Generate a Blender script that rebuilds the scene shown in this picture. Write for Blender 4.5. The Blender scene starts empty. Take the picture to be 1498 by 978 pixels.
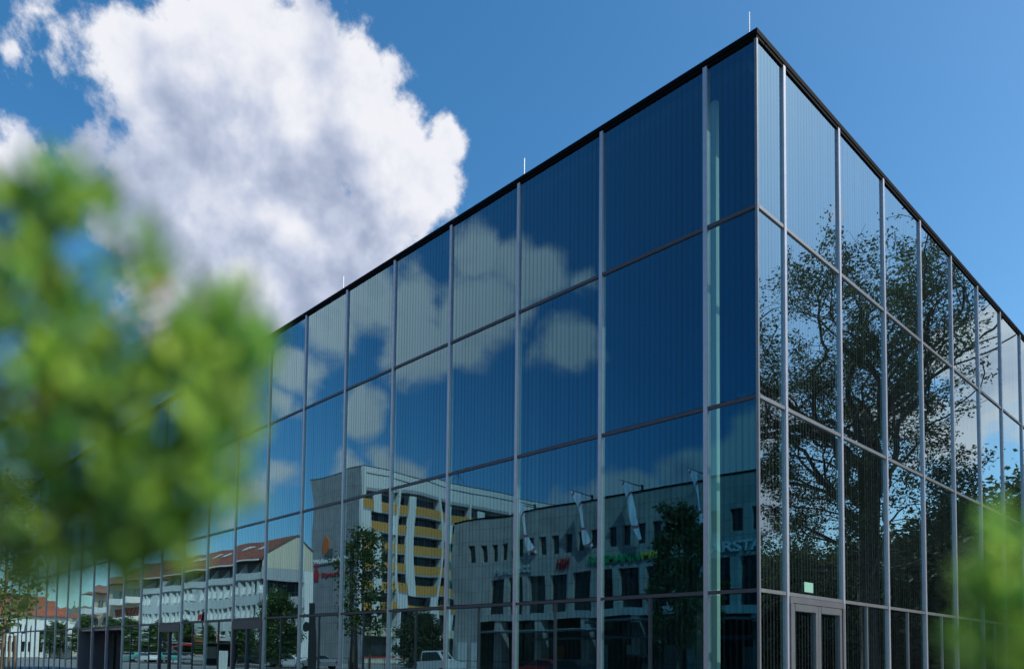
import bpy, math, random
import numpy as np
from mathutils import Vector, Matrix
C = bpy.context.scene
COL = C.collection
R = math.radians

# ---------------------------------------------------------------- camera
CAM = Vector((6.525, -12.633, 1.65))
right = Vector((0.6778839, 0.73504954, 0.01325144))
up = Vector((0.02885697, -0.04461521, 0.99858738))
fwd = Vector((-0.73460241, 0.67654391, 0.05145523))
cd = bpy.data.cameras.new('camera'); cam = bpy.data.objects.new('camera', cd); COL.objects.link(cam)
m = Matrix(((right.x, up.x, -fwd.x), (right.y, up.y, -fwd.y), (right.z, up.z, -fwd.z))).to_4x4()
m.translation = CAM
cam.matrix_world = m
cd.sensor_width = 36; cd.sensor_fit = 'HORIZONTAL'; cd.lens = 26.855
cd.shift_x = 0.0301; cd.shift_y = 0.2744
cd.clip_start = 0.02; cd.clip_end = 3000
cd.dof.use_dof = True; cd.dof.focus_distance = 26; cd.dof.aperture_fstop = 1.6
C.camera = cam

# ---------------------------------------------------------------- world, sun, exposure
SEL = R(45); SAZ = math.atan2(0.82, 0.57)
SUNDIR = Vector((math.sin(SAZ)*math.cos(SEL), math.cos(SAZ)*math.cos(SEL), math.sin(SEL)))
C.view_settings.view_transform = 'Standard'; C.view_settings.look = 'None'
C.view_settings.gamma = 1; C.view_settings.use_curve_mapping = False
C.view_settings.exposure = 0.28
sd = bpy.data.lights.new('sun', 'SUN'); sd.energy = 3.6; sd.angle = R(0.55); sd.color = (1, .95, .87)
so = bpy.data.objects.new('sun', sd); COL.objects.link(so)
so.rotation_euler = SUNDIR.to_track_quat('Z', 'Y').to_euler(); so.location = (20, 10, 60)

WL = [(-0.792,0.157,0.590,0.024),(-0.795,0.178,0.580,0.021),(-0.803,0.195,0.563,0.018),(-0.807,0.173,0.564,0.014)]
BLOBS = [(-0.641,0.524,0.561,0.043),(-0.647,0.545,0.533,0.035),(-0.682,0.519,0.515,0.044),(-0.773,0.459,0.438,0.046),(-0.726,0.307,0.616,0.091),(-0.776,0.258,0.575,0.08),(-0.699,0.369,0.613,0.082),(-0.692,0.423,0.585,0.073),(-0.788,0.315,0.529,0.112),(-0.754,0.401,0.521,0.111),(-0.686,0.473,0.553,0.063),(-0.661,0.522,0.539,0.047),(-0.836,0.269,0.478,0.074),(-0.81,0.391,0.436,0.111),(-0.733,0.47,0.492,0.088),(-0.796,0.446,0.409,0.069),(-0.769,0.229,0.597,0.044),(-0.654,0.449,0.609,0.03),(-0.86,0.155,0.486,0.045),(-0.871,0.108,0.479,0.046),(-0.819,0.145,0.555,0.013),(-0.834,0.219,0.506,0.038),(-0.79,0.162,0.592,0.008),(-0.80,0.34,0.50,0.11),(-0.845,0.33,0.42,0.10),(-0.765,0.44,0.47,0.10),(-0.74,0.33,0.585,0.10),(-0.77,0.47,0.43,0.09),(-0.85,0.37,0.375,0.07),
(-0.622,-0.627,0.468,0.047),(-0.654,-0.59,0.474,0.034),(-0.683,-0.607,0.406,0.072),(-0.61,-0.701,0.369,0.049),(-0.599,-0.65,0.468,0.034),(-0.738,-0.555,0.382,0.06),(-0.753,-0.504,0.422,0.047),(-0.788,-0.47,0.397,0.047),(-0.716,-0.548,0.432,0.039),(-0.826,-0.447,0.343,0.034),(-0.576,-0.685,0.446,0.022),(-0.843,-0.448,0.296,0.024),(-0.79,-0.532,0.304,0.042),(-0.867,-0.445,0.224,0.022),(-0.825,-0.517,0.229,0.036),(-0.795,-0.558,0.245,0.034),(-0.77,-0.594,0.238,0.030),(-0.60,-0.775,0.195,0.05),(-0.64,-0.74,0.19,0.035),(-0.575,-0.794,0.200,0.066),(-0.512,-0.834,0.212,0.066),(-0.461,-0.858,0.235,0.07),(-0.46,-0.834,0.305,0.017),(-0.535,-0.81,0.24,0.029),(-0.879,-0.433,0.198,0.022),(-0.902,-0.4,0.162,0.018),
(0.344,0.805,0.484,0.012),(0.427,0.86,0.279,0.046),(0.235,0.917,0.323,0.051),(0.203,0.935,0.29,0.062),(0.255,0.936,0.243,0.04),(0.204,0.917,0.343,0.037),(0.444,0.877,0.185,0.063),(0.347,0.898,0.27,0.029),(0.298,0.922,0.249,0.035),(0.212,0.902,0.377,0.018)]

WISP = {}
for w_ in WL: WISP[(w_[0], w_[1])] = .24
BLOBS += WL
def world():
    w = bpy.data.worlds.new('World'); C.world = w; w.use_nodes = True
    nt = w.node_tree; N = nt.nodes; L = nt.links; N.clear()
    out = N.new('ShaderNodeOutputWorld'); bg = N.new('ShaderNodeBackground'); bg.inputs[1].default_value = 0.15
    sky = N.new('ShaderNodeTexSky'); sky.sky_type = 'NISHITA'; sky.sun_disc = False
    sky.sun_elevation = SEL; sky.sun_rotation = SAZ; sky.air_density = 1.0; sky.dust_density = 1.8; sky.ozone_density = 3.5; sky.altitude = 200
    hsv = N.new('ShaderNodeHueSaturation'); hsv.inputs['Saturation'].default_value = 1.3; hsv.inputs['Value'].default_value = 1.0
    L.new(sky.outputs[0], hsv.inputs['Color'])
    tc = N.new('ShaderNodeTexCoord')
    def mth(op, a, b=None, c=None, clamp=False):
        n = N.new('ShaderNodeMath'); n.operation = op; n.use_clamp = clamp
        for i, v in enumerate((a, b, c)):
            if v is None: continue
            if isinstance(v, (int, float)): n.inputs[i].default_value = v
            else: L.new(v, n.inputs[i])
        return n.outputs[0]
    def vm(op, a, b):
        n = N.new('ShaderNodeVectorMath'); n.operation = op
        for i, v in enumerate((a, b)):
            if isinstance(v, (tuple, list)): n.inputs[i].default_value = v
            else: L.new(v, n.inputs[i])
        return n
    d = tc.outputs['Generated']
    def noise(vec, sc, det, rough, dist=0.0):
        n = N.new('ShaderNodeTexNoise'); n.inputs['Scale'].default_value = sc; n.inputs['Detail'].default_value = det
        n.inputs['Roughness'].default_value = rough; n.inputs['Distortion'].default_value = dist; L.new(vec, n.inputs['Vector']); return n.outputs[0]
    # warp the lookup so blob outlines billow
    wn = N.new('ShaderNodeTexNoise'); wn.inputs['Scale'].default_value = 9; wn.inputs['Detail'].default_value = 3; L.new(d, wn.inputs['Vector'])
    wv = vm('SUBTRACT', wn.outputs['Color'], (.5, .5, .5)).outputs[0]
    sc = N.new('ShaderNodeVectorMath'); sc.operation = 'SCALE'; L.new(wv, sc.inputs[0]); sc.inputs['Scale'].default_value = .09
    dw = vm('ADD', d, sc.outputs[0]).outputs[0]
    field = None
    for (x, y, z, r) in BLOBS:
        dist = vm('DISTANCE', dw, (x, y, z)).outputs['Value']
        v = mth('MULTIPLY_ADD', dist, -0.05/r/(0.05), 1.0)   # 1 - dist/r
        v = mth('MULTIPLY', v, min(1.0, (r/0.075)**.6)*(1.7 if y < 0 else 1.0)*WISP.get((x, y), 1.0))
        field = v if field is None else mth('SMOOTH_MAX', field, v, 0.12)
    dsun = vm('ADD', dw, tuple(SUNDIR*0.10)).outputs[0]; fsun = None
    for (x, y, z, r) in BLOBS:
        if r < .03: continue
        v = mth('MULTIPLY_ADD', vm('DISTANCE', dsun, (x, y, z)).outputs['Value'], -1/r, 1.0)
        fsun = v if fsun is None else mth('MAXIMUM', fsun, v)
    n1 = noise(d, 13, 12, .62, .15)
    n2 = noise(d, 45, 8, .6)
    f = mth('ADD', field, mth('MULTIPLY', mth('SUBTRACT', n1, .5), 1.4))
    f = mth('ADD', f, mth('MULTIPLY', mth('SUBTRACT', n2, .5), .45))
    mr = N.new('ShaderNodeMapRange'); mr.interpolation_type = 'SMOOTHSTEP'; L.new(f, mr.inputs[0])
    mr.inputs[1].default_value = 0.02; mr.inputs[2].default_value = .33
    # the thinner clouds over the street (low -y sky) have softer rims
    sy = N.new('ShaderNodeSeparateXYZ'); L.new(d, sy.inputs[0])
    soft = mth('MULTIPLY_ADD', mth('MULTIPLY', mth('MINIMUM', mth('MULTIPLY', sy.outputs[1], -6.0), 1.0), 1.0, None, True), .30, .33)
    L.new(soft, mr.inputs[2])
    mask = mr.outputs[0]
    # relief: the cloud's own density sampled a little towards the sun
    d2 = vm('ADD', d, tuple(SUNDIR*0.035)).outputs[0]
    n1b = noise(d2, 11, 4, .5, .1)
    n1s = noise(d, 11, 4, .5, .1)
    rel = mth('SUBTRACT', n1s, n1b)
    big = noise(d, 6, 3, .5)
    t = mth('ADD', mth('MULTIPLY', rel, 2.1), mth('MULTIPLY_ADD', big, 2.2, -0.50))
    t = mth('SUBTRACT', t, mth('MULTIPLY', mth('MAXIMUM', mth('ADD', fsun, .25), 0.0), .62))
    sm = N.new('ShaderNodeMapRange'); sm.interpolation_type = 'SMOOTHERSTEP'; L.new(t, sm.inputs[0]); sm.inputs[1].default_value = -.75; sm.inputs[2].default_value = .95; t = sm.outputs[0]
    fine = noise(d, 34, 6, .6, .2); t = mth('ADD', t, mth('MULTIPLY', mth('SUBTRACT', fine, .5), .55), clamp=True)
    # clouds opposite the sun are front-lit
    t = mth('ADD', t, mth('MULTIPLY', mth('MULTIPLY', sy.outputs[1], -3.0, None, True), .22), None, True)
    cr = N.new('ShaderNodeValToRGB'); L.new(t, cr.inputs[0])
    e = cr.color_ramp.elements
    e[0].position = 0; e[0].color = (.36, .43, .60, 1); e[1].position = 1; e[1].color = (.93, .94, 1.0, 1)
    k = e.new(.5); k.color = (.60, .66, .82, 1)
    cs = N.new('ShaderNodeVectorMath'); cs.operation = 'SCALE'; L.new(cr.outputs[0], cs.inputs[0]); cs.inputs['Scale'].default_value = .78/0.15
    mix = N.new('ShaderNodeMixRGB'); L.new(mask, mix.inputs[0]); wb = vm('MULTIPLY', hsv.outputs[0], (.98, 1.09, .985)).outputs[0]; L.new(wb, mix.inputs[1]); L.new(cs.outputs[0], mix.inputs[2])
    L.new(mix.outputs[0], bg.inputs[0]); L.new(bg.outputs[0], out.inputs[0])
world()
C.render.engine = 'CYCLES'
C.cycles.max_bounces = 10; C.cycles.glossy_bounces = 6; C.cycles.transparent_max_bounces = 24
C.cycles.use_denoising = True
try: C.cycles.denoiser = 'OPENIMAGEDENOISE'; C.cycles.denoising_prefilter = 'ACCURATE'
except Exception: pass
C.cycles.sample_clamp_indirect = 8

# ---------------------------------------------------------------- materials
def newmat(name):
    m = bpy.data.materials.new(name); m.use_nodes = True
    return m, m.node_tree, m.node_tree.nodes['Principled BSDF']
def pmat(name, col, rough=.6, metal=0, var=.15, scale=3.0, bump=0.0, spec=.5, obj=False, streak=False):
    m, nt, b = newmat(name)
    N = nt.nodes; L = nt.links
    tc = N.new('ShaderNodeTexCoord')
    n = N.new('ShaderNodeTexNoise'); n.inputs['Scale'].default_value = scale; n.inputs['Detail'].default_value = 6
    vec = tc.outputs['Object']
    if streak:
        mp = N.new('ShaderNodeMapping'); mp.inputs['Scale'].default_value = (1, 1, .12); L.new(vec, mp.inputs[0]); vec = mp.outputs[0]
    L.new(vec, n.inputs['Vector'])
    cr = N.new('ShaderNodeValToRGB'); L.new(n.outputs[0], cr.inputs[0])
    cr.color_ramp.elements[0].position = .3; cr.color_ramp.elements[1].position = .7
    cr.color_ramp.elements[0].color = tuple(c*(1-var) for c in col)+(1,)
    cr.color_ramp.elements[1].color = tuple(min(1, c*(1+var)) for c in col)+(1,)
    L.new(cr.outputs[0], b.inputs['Base Color'])
    b.inputs['Roughness'].default_value = rough; b.inputs['Metallic'].default_value = metal
    b.inputs['Specular IOR Level'].default_value = spec
    if bump:
        bp = N.new('ShaderNodeBump'); bp.inputs['Strength'].default_value = bump; bp.inputs['Distance'].default_value = .02
        L.new(n.outputs[0], bp.inputs['Height']); L.new(bp.outputs[0], b.inputs['Normal'])
    return m
def panelmat(name, col, w, h, axis='x', joint=.35, var=.1, rough=.75, mortar=.02):
    """cladding panels with thin joints; axis = the horizontal axis the wall runs along"""
    m, nt, b = newmat(name); N = nt.nodes; L = nt.links
    tc = N.new('ShaderNodeTexCoord'); sp = N.new('ShaderNodeSeparateXYZ'); L.new(tc.outputs['Object'], sp.inputs[0])
    cb = N.new('ShaderNodeCombineXYZ'); L.new(sp.outputs['X' if axis == 'x' else 'Y'], cb.inputs[0]); L.new(sp.outputs['Z'], cb.inputs[1])
    br = N.new('ShaderNodeTexBrick'); L.new(cb.outputs[0], br.inputs['Vector']); br.offset = 0
    br.inputs['Scale'].default_value = 1; br.inputs['Brick Width'].default_value = w; br.inputs['Row Height'].default_value = h
    br.inputs['Mortar Size'].default_value = mortar; br.inputs['Mortar Smooth'].default_value = 0
    br.inputs['Color1'].default_value = tuple(c*(1-var) for c in col)+(1,); br.inputs['Color2'].default_value = tuple(c*(1+var) for c in col)+(1,)
    br.inputs['Mortar'].default_value = tuple(c*joint for c in col)+(1,)
    n = N.new('ShaderNodeTexNoise'); n.inputs['Scale'].default_value = .8; n.inputs['Detail'].default_value = 8; L.new(tc.outputs['Object'], n.inputs[0])
    mr = N.new('ShaderNodeMapRange'); L.new(n.outputs[0], mr.inputs[0]); mr.inputs[1].default_value = .3; mr.inputs[2].default_value = .7; mr.inputs[3].default_value = .82; mr.inputs[4].default_value = 1.1
    mx = N.new('ShaderNodeVectorMath'); mx.operation = 'SCALE'; L.new(br.outputs[0], mx.inputs[0]); L.new(mr.outputs[0], mx.inputs['Scale'])
    L.new(mx.outputs[0], b.inputs['Base Color']); b.inputs['Roughness'].default_value = rough
    return m
def leafmat(name, c1, c2, accent=None, trans=.35, scale=30.0, rough=.45):
    m, nt, b = newmat(name); N = nt.nodes; L = nt.links
    g = N.new('ShaderNodeNewGeometry')
    cr = N.new('ShaderNodeValToRGB'); L.new(g.outputs['Random Per Island'], cr.inputs[0])
    e = cr.color_ramp.elements
    e[0].position = 0; e[0].color = c1+(1,); e[1].position = .97 if accent else 1; e[1].color = c2+(1,)
    if accent:
        k = e.new(.99); k.color = accent+(1,)
    L.new(cr.outputs[0], b.inputs['Base Color']); b.inputs['Roughness'].default_value = rough
    tr = N.new('ShaderNodeBsdfTranslucent'); 
    hs = N.new('ShaderNodeHueSaturation'); hs.inputs['Value'].default_value = 1.5; hs.inputs['Hue'].default_value = .493; L.new(cr.outputs[0], hs.inputs['Color'])
    L.new(hs.outputs[0], tr.inputs[0])
    mx = N.new('ShaderNodeMixShader'); mx.inputs[0].default_value = trans
    L.new(b.outputs[0], mx.inputs[1]); L.new(tr.outputs[0], mx.inputs[2]); L.new(mx.outputs[0], N['Material Output'].inputs[0])
    return m
def facade_glass(name, axis, stripes=True, phase=0.0):
    """coated double glazing with fine printed vertical lines; axis = the horizontal axis it runs along"""
    m, nt, b = newmat(name); N = nt.nodes; L = nt.links; N.remove(b)
    out = N['Material Output']
    def mth(op, a, bb=None, clamp=False):
        n = N.new('ShaderNodeMath'); n.operation = op; n.use_clamp = clamp
        for i, v in enumerate((a, bb)):
            if v is None: continue
            if isinstance(v, (int, float)): n.inputs[i].default_value = v
            else: L.new(v, n.inputs[i])
        return n.outputs[0]
    lw = N.new('ShaderNodeLayerWeight'); lw.inputs[0].default_value = .5   # facing = 1 - cos
    fac = mth('POWER', lw.outputs['Facing'], 2.0)
    mc = N.new('ShaderNodeMixRGB'); L.new(fac, mc.inputs[0])
    mc.inputs[1].default_value = (-.05, .058, .108, 1); mc.inputs[2].default_value = (.70, .95, 1, 1) if axis == 'x' else (.78, .95, 1, 1)
    cl = N.new('ShaderNodeVectorMath'); cl.operation = 'MAXIMUM'; L.new(mc.outputs[0], cl.inputs[0]); cl.inputs[1].default_value = (0, 0, 0); col = cl.outputs[0]
    tcol = N.new('ShaderNodeMixRGB'); L.new(fac, tcol.inputs[0]); tcol.inputs[1].default_value = (.42, .60, .56, 1); tcol.inputs[2].default_value = (0, 0, 0, 1)
    tout = tcol.outputs[0]
    if stripes:
        tc = N.new('ShaderNodeTexCoord'); sp = N.new('ShaderNodeSeparateXYZ'); L.new(tc.outputs['Object'], sp.inputs[0])
        x = sp.outputs['X' if axis == 'x' else 'Y']
        fr = mth('FRACT', mth('MULTIPLY', mth('ADD', x, 500.0+phase), 1/0.125))
        tri = mth('ABSOLUTE', mth('SUBTRACT', fr, .5))           # 0 in the middle of a line
        ln = N.new('ShaderNodeMapRange'); ln.interpolation_type = 'SMOOTHSTEP'; L.new(tri, ln.inputs[0]); ln.inputs[1].default_value = .10; ln.inputs[2].default_value = .26
        ln.inputs[3].default_value = .77 if axis == 'x' else .84; ln.inputs[4].default_value = 1.0
        # some lines print fainter than others
        idx = mth('FLOOR', mth('MULTIPLY', mth('ADD', x, 500.0+phase), 1/0.125))
        wn = N.new('ShaderNodeTexWhiteNoise'); wn.noise_dimensions = '1D'; L.new(idx, wn.inputs['W'])
        amt = mth('MULTIPLY', mth('SUBTRACT', 1.0, ln.outputs[0]), mth('ADD', mth('MULTIPLY', wn.outputs[0], .8), .6))
        gain = mth('SUBTRACT', 1.0, amt)
        s = N.new('ShaderNodeVectorMath'); s.operation = 'SCALE'; L.new(col, s.inputs[0]); L.new(gain, s.inputs['Scale']); col = s.outputs[0]
        s2 = N.new('ShaderNodeVectorMath'); s2.operation = 'SCALE'; L.new(tout, s2.inputs[0]); L.new(gain, s2.inputs['Scale']); tout = s2.outputs[0]
    gl = N.new('ShaderNodeBsdfGlossy'); gl.inputs['Roughness'].default_value = 0.0
    L.new(col, gl.inputs[0])
    tr = N.new('ShaderNodeBsdfTransparent'); L.new(tout, tr.inputs[0])
    ad = N.new('ShaderNodeAddShader'); L.new(gl.outputs[0], ad.inputs[0]); L.new(tr.outputs[0], ad.inputs[1])
    df = N.new('ShaderNodeBsdfDiffuse'); s3 = N.new('ShaderNodeVectorMath'); s3.operation = 'SCALE'; s3.inputs[0].default_value = (.06, .075, .08) if axis == 'y' else (.03, .04, .04)
    L.new(amt, s3.inputs['Scale']); L.new(s3.outputs[0], df.inputs[0])
    ad2 = N.new('ShaderNodeAddShader'); L.new(ad.outputs[0], ad2.inputs[0]); L.new(df.outputs[0], ad2.inputs[1]); L.new(ad2.outputs[0], out.inputs[0])
    return m

M = {}
M['glassL'] = facade_glass('facade_glass_street', 'x')
M['glassR'] = facade_glass('facade_glass_park', 'y')
M['mullion'] = pmat('anodised_mullion', (.40, .40, .46), .38, .55, .06, 6)
M['transom'] = pmat('dark_transom', (.06, .06, .075), .5, .3, .08, 6)
M['cap'] = pmat('black_roof_edge', (.003, .003, .004), .7, 0, .1, 4, spec=.05)
M['dark'] = pmat('interior_black', (.018, .019, .021), .7, 0, .2, 1)
M['boxblack'] = pmat('hanging_box_black', (.004, .004, .005), .9, 0, .2, 1, spec=.1)
M['floor_in'] = pmat('polished_floor', (.10, .10, .10), .5, 0, .1, 1)
M['white'] = pmat('white_paint', (.78, .78, .76), .5, 0, .04, 3)
M['rod'] = pmat('zinc_rod', (.8, .8, .82), .35, .3, .03, 3)
M['sticker'] = pmat('pale_green_sticker', (.20, .40, .31), .6, 0, .05, 4)
M['mallwall'] = panelmat('mall_stone_panels', (.47, .46, .43), 1.35, 1.17, 'x', .55, .07)
M['mallside'] = panelmat('mall_stone_panels_side', (.40, .395, .37), 1.35, 1.17, 'y', .55, .07)
M['window'] = pmat('dark_window_glass', (.02, .026, .03), .08, 0, .2, 1, spec=.6)
M['blockwindow'] = panelmat('apartment_window', (.05, .062, .068), .95, 3.35, 'y', 3.2, .75, .12, .035)
M['rowwindow'] = panelmat('row_window', (.05, .06, .065), .66, 1.9, 'x', 3.0, .8, .12, .03)
M['mallwindow'] = panelmat('mall_window', (.022, .028, .032), 1.3, 2.1, 'x', 2.2, .6, .08, .03)
M['shopglass'] = pmat('shop_glass', (.035, .045, .05), .06, 0, .4, .8, spec=.6)
M['canopy'] = pmat('canopy_glass', (.42, .55, .58), .15, 0, .15, 1, spec=.6)
M['steel'] = pmat('grey_steel', (.20, .205, .22), .42, .6, .1, 3)
M['doormetal'] = pmat('door_metal', (.13, .135, .15), .45, .5, .08, 3)
M['darkmetal'] = pmat('dark_metal', (.05, .052, .055), .45, .5, .15, 3)
M['towerside'] = panelmat('tower_end_panels', (.30, .32, .34), 3.3, 3.35, 'x', .5, .06, mortar=.03)
M['towerwhite'] = pmat('tower_white_render', (.80, .80, .77), .7, 0, .04, .6, streak=True)
M['yellow'] = pmat('balcony_ochre', (.66, .34, .085), .6, 0, .06, .5)
M['cream'] = pmat('cream_render', (.66, .60, .46), .75, 0, .05, .6, streak=True)
M['roofred'] = pmat('red_roof_tiles', (.26, .085, .05), .8, 0, .3, 1.5)
M['roofbright'] = pmat('bright_red_tiles', (.32, .085, .045), .8, 0, .25, 1.5)
M['roofbrown'] = pmat('brown_roof_tiles', (.24, .12, .08), .8, 0, .3, 1.5)
M['greywall'] = pmat('grey_render', (.42, .44, .45), .75, 0, .08, .7, streak=True)
M['lightwall'] = pmat('light_grey_render', (.56, .60, .60), .75, 0, .06, .7, streak=True)
M['darkloggia'] = pmat('dark_cladding', (.10, .12, .13), .7, 0, .15, .7)
M['beige'] = pmat('beige_plaster', (.52, .40, .29), .8, 0, .1, .7, streak=True)
M['blind'] = pmat('white_blind', (.75, .76, .74), .6, 0, .05, 2)
M['stone'] = pmat('old_sandstone', (.42, .35, .26), .85, 0, .2, 1)
M['slate'] = pmat('grey_slate', (.13, .11, .10), .7, 0, .2, 1.5)
M['red'] = pmat('red_letters', (.42, .02, .03), .4, 0, .03, 2)
M['green'] = pmat('green_letters', (.01, .42, .15), .4, 0, .03, 2)
M['yel'] = pmat('yellow_letters', (.75, .65, .03), .4, 0, .03, 2)
M['letter'] = pmat('pale_letters', (.78, .82, .82), .4, 0, .03, 2)
M['letgrey'] = pmat('grey_letters', (.55, .62, .64), .35, .3, .03, 2)
M['orange'] = pmat('orange_cloth', (.55, .15, .05), .7, 0, .06, 3)
M['blue'] = pmat('blue_cloth', (.06, .28, .62), .7, 0, .06, 3)
M['carwhite'] = pmat('white_car_paint', (.72, .74, .75), .25, 0, .02, 2)
M['carsilver'] = pmat('silver_car_paint', (.45, .47, .48), .28, .5, .02, 2)
M['cardark'] = pmat('dark_car_paint', (.03, .035, .05), .22, 0, .05, 2)
M['carred'] = pmat('red_car_paint', (.35, .03, .03), .25, 0, .03, 2)
M['carteal'] = pmat('teal_car_paint', (.10, .32, .30), .25, 0, .03, 2)
M['rubber'] = pmat('tyre_rubber', (.02, .02, .02), .85, 0, .1, 8)
M['lampred'] = pmat('red_lens', (.5, .02, .02), .2, 0, .02, 4)
M['lampclear'] = pmat('clear_lens', (.8, .8, .8), .1, 0, .02, 4)
M['paving'] = panelmat('paving_slabs', (.36, .35, .33), .6, .6, 'x', .6, .08)
M['asphalt'] = pmat('asphalt', (.055, .055, .058), .9, 0, .15, 4, .2)
M['kerb'] = pmat('kerb_stone', (.38, .37, .35), .8, 0, .12, 4)
M['lawn'] = pmat('ground_grass', (.07, .10, .035), .95, 0, .3, 1.2)
M['bark'] = pmat('bark', (.085, .072, .058), .95, 0, .35, 5, .5)
M['barkyoung'] = pmat('young_bark', (.14, .11, .07), .9, 0, .25, 9, .3)
M['twiggreen'] = pmat('green_twig', (.10, .13, .05), .8, 0, .2, 20)
M['leafdark'] = leafmat('dark_leaves', (.040, .065, .028), (.08, .115, .045), None, .28, rough=.75)
M['leafmid'] = leafmat('street_tree_leaves', (.035, .075, .018), (.085, .15, .04), None, .35)
M['leafyoung'] = leafmat('sapling_leaves', (.05, .10, .02), (.15, .20, .05), (.24, .20, .05), .4)
M['leafnear'] = leafmat('shrub_leaves', (.03, .17, .04), (.34, .52, .08), (.42, .22, .06), .62)  # random leaf tones, widened so the colour also carries shaded gaps and sunny highlights

# ---------------------------------------------------------------- mesh helpers
class MB:
    def __init__(s): s.v = []; s.f = []
    def box(s, x0, x1, y0, y1, z0, z1):
        if x0 > x1: x0, x1 = x1, x0
        if y0 > y1: y0, y1 = y1, y0
        if z0 > z1: z0, z1 = z1, z0
        b = len(s.v)
        s.v += [(x0,y0,z0),(x1,y0,z0),(x1,y1,z0),(x0,y1,z0),(x0,y0,z1),(x1,y0,z1),(x1,y1,z1),(x0,y1,z1)]
        s.f += [(b,b+3,b+2,b+1),(b+4,b+5,b+6,b+7),(b,b+1,b+5,b+4),(b+1,b+2,b+6,b+5),(b+2,b+3,b+7,b+6),(b+3,b,b+4,b+7)]
        return s
    def poly(s, pts):
        b = len(s.v); s.v += [tuple(p) for p in pts]; s.f.append(tuple(range(b, b+len(pts)))); return s
    def prism(s, pts, d):
        """closed polygon extruded along vector d"""
        b = len(s.v); n = len(pts); d = Vector(d)
        s.v += [tuple(p) for p in pts] + [tuple(Vector(p)+d) for p in pts]
        s.f.append(tuple(range(b+n-1, b-1, -1))); s.f.append(tuple(range(b+n, b+2*n)))
        for i in range(n): s.f.append((b+i, b+(i+1) % n, b+n+(i+1) % n, b+n+i))
        return s
    def tube(s, pts, rad, n=6, cap=True):
        pts = [Vector(p) for p in pts]
        if not hasattr(rad, '__len__'): rad = [rad]*len(pts)
        base = len(s.v); prev = None
        for i, p in enumerate(pts):
            t = (pts[min(i+1, len(pts)-1)]-pts[max(i-1, 0)])
            t = t.normalized() if t.length > 1e-9 else Vector((0, 0, 1))
            a = t.cross(Vector((0, 0, 1)) if abs(t.z) < .9 else Vector((1, 0, 0))) if prev is None else prev - t*prev.dot(t)
            if a.length < 1e-6: a = t.cross(Vector((1, 0, 0)))
            a.normalize(); prev = a; b = t.cross(a)
            for k in range(n):
                an = 2*math.pi*k/n; s.v.append(tuple(p+(a*math.cos(an)+b*math.sin(an))*rad[i]))
        for i in range(len(pts)-1):
            for k in range(n):
                q = base+i*n
                s.f.append((q+k, q+(k+1) % n, q+n+(k+1) % n, q+n+k))
        if cap:
            s.f.append(tuple(base+k for k in range(n-1, -1, -1))); s.f.append(tuple(base+(len(pts)-1)*n+k for k in range(n)))
        return s
    def build(s, name, mat, parent=None, smooth=False, loc=None):
        me = bpy.data.meshes.new(name); me.from_pydata(s.v, [], s.f); me.update()
        if smooth: me.polygons.foreach_set('use_smooth', [True]*len(me.polygons))
        me.materials.append(M[mat] if isinstance(mat, str) else mat)
        o = bpy.data.objects.new(name, me); COL.objects.link(o)
        if parent: o.parent = parent
        if loc: o.location = loc
        return o
def empty(name, loc=(0, 0, 0), rz=0):
    o = bpy.data.objects.new(name, None); COL.objects.link(o); o.location = loc; o.rotation_euler = (0, 0, rz); o.empty_display_size = .3; return o
def tag(o, label, cat, group=None):
    o['label'] = label; o['category'] = cat
    if group: o['group'] = group
    return o
def struct(o): o['kind'] = 'structure'; return o
def text_mesh(name, s, size, x, y, z, mat, parent, width=None, depth=.08, face=1, italic=0, bold=.0):
    """letters in the xz plane reading towards +x (the street front is seen in the glass)"""
    cu = bpy.data.curves.new('tmp', 'FONT'); cu.body = s; cu.size = size; cu.extrude = depth/2; cu.offset = bold; cu.shear = italic; cu.resolution_u = 3
    t = bpy.data.objects.new('tmp', cu); COL.objects.link(t)
    dg = bpy.context.evaluated_depsgraph_get(); me = bpy.data.meshes.new_from_object(t.evaluated_get(dg))
    bpy.data.objects.remove(t); bpy.data.curves.remove(cu)
    xs = [v.co.x for v in me.vertices]; ys = [v.co.y for v in me.vertices]
    w = max(xs)-min(xs); k = (width/w) if width else 1; h = max(ys)-min(ys); ky = size/h
    for v in me.vertices:
        c = v.co.copy(); v.co = (x+(c.x-min(xs))*k, y+c.z*face, z+(c.y-min(ys))*ky)
    me.materials.clear(); me.materials.append(M[mat]); me.name = name
    o = bpy.data.objects.new(name, me); COL.objects.link(o); o.parent = parent
    return o

# ---------------------------------------------------------------- ground, street
g = MB(); g.poly([(-900, -900, 0), (900, -900, 0), (900, 900, 0), (-900, 900, 0)]); struct(g.build('ground', 'lawn'))
g = MB(); g.box(-260, 60, -21.5, 60, -.1, .012); struct(g.build('plaza_paving', 'paving'))
g = MB(); g.poly([(-400, -31, .004), (120, -31, .004), (120, -21.5, .004), (-400, -21.5, .004)]); struct(g.build('road', 'asphalt'))
g = MB(); g.box(-400, 120, -21.5, -21.3, -.1, .09); struct(g.build('kerb', 'kerb'))
g = MB(); g.box(-400, 120, -31.2, -31, -.1, .13); struct(g.build('kerb', 'kerb'))
g = MB(); g.box(-260, 120, -120, -31.2, -.1, .1); struct(g.build('pavement', 'paving'))
g = MB()
for k in range(-60, 20): g.poly([(k*6, -26.3, .008), (k*6+3, -26.3, .008), (k*6+3, -26.18, .008), (k*6, -26.18, .008)])
struct(g.build('lane_markings', 'white'))

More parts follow.
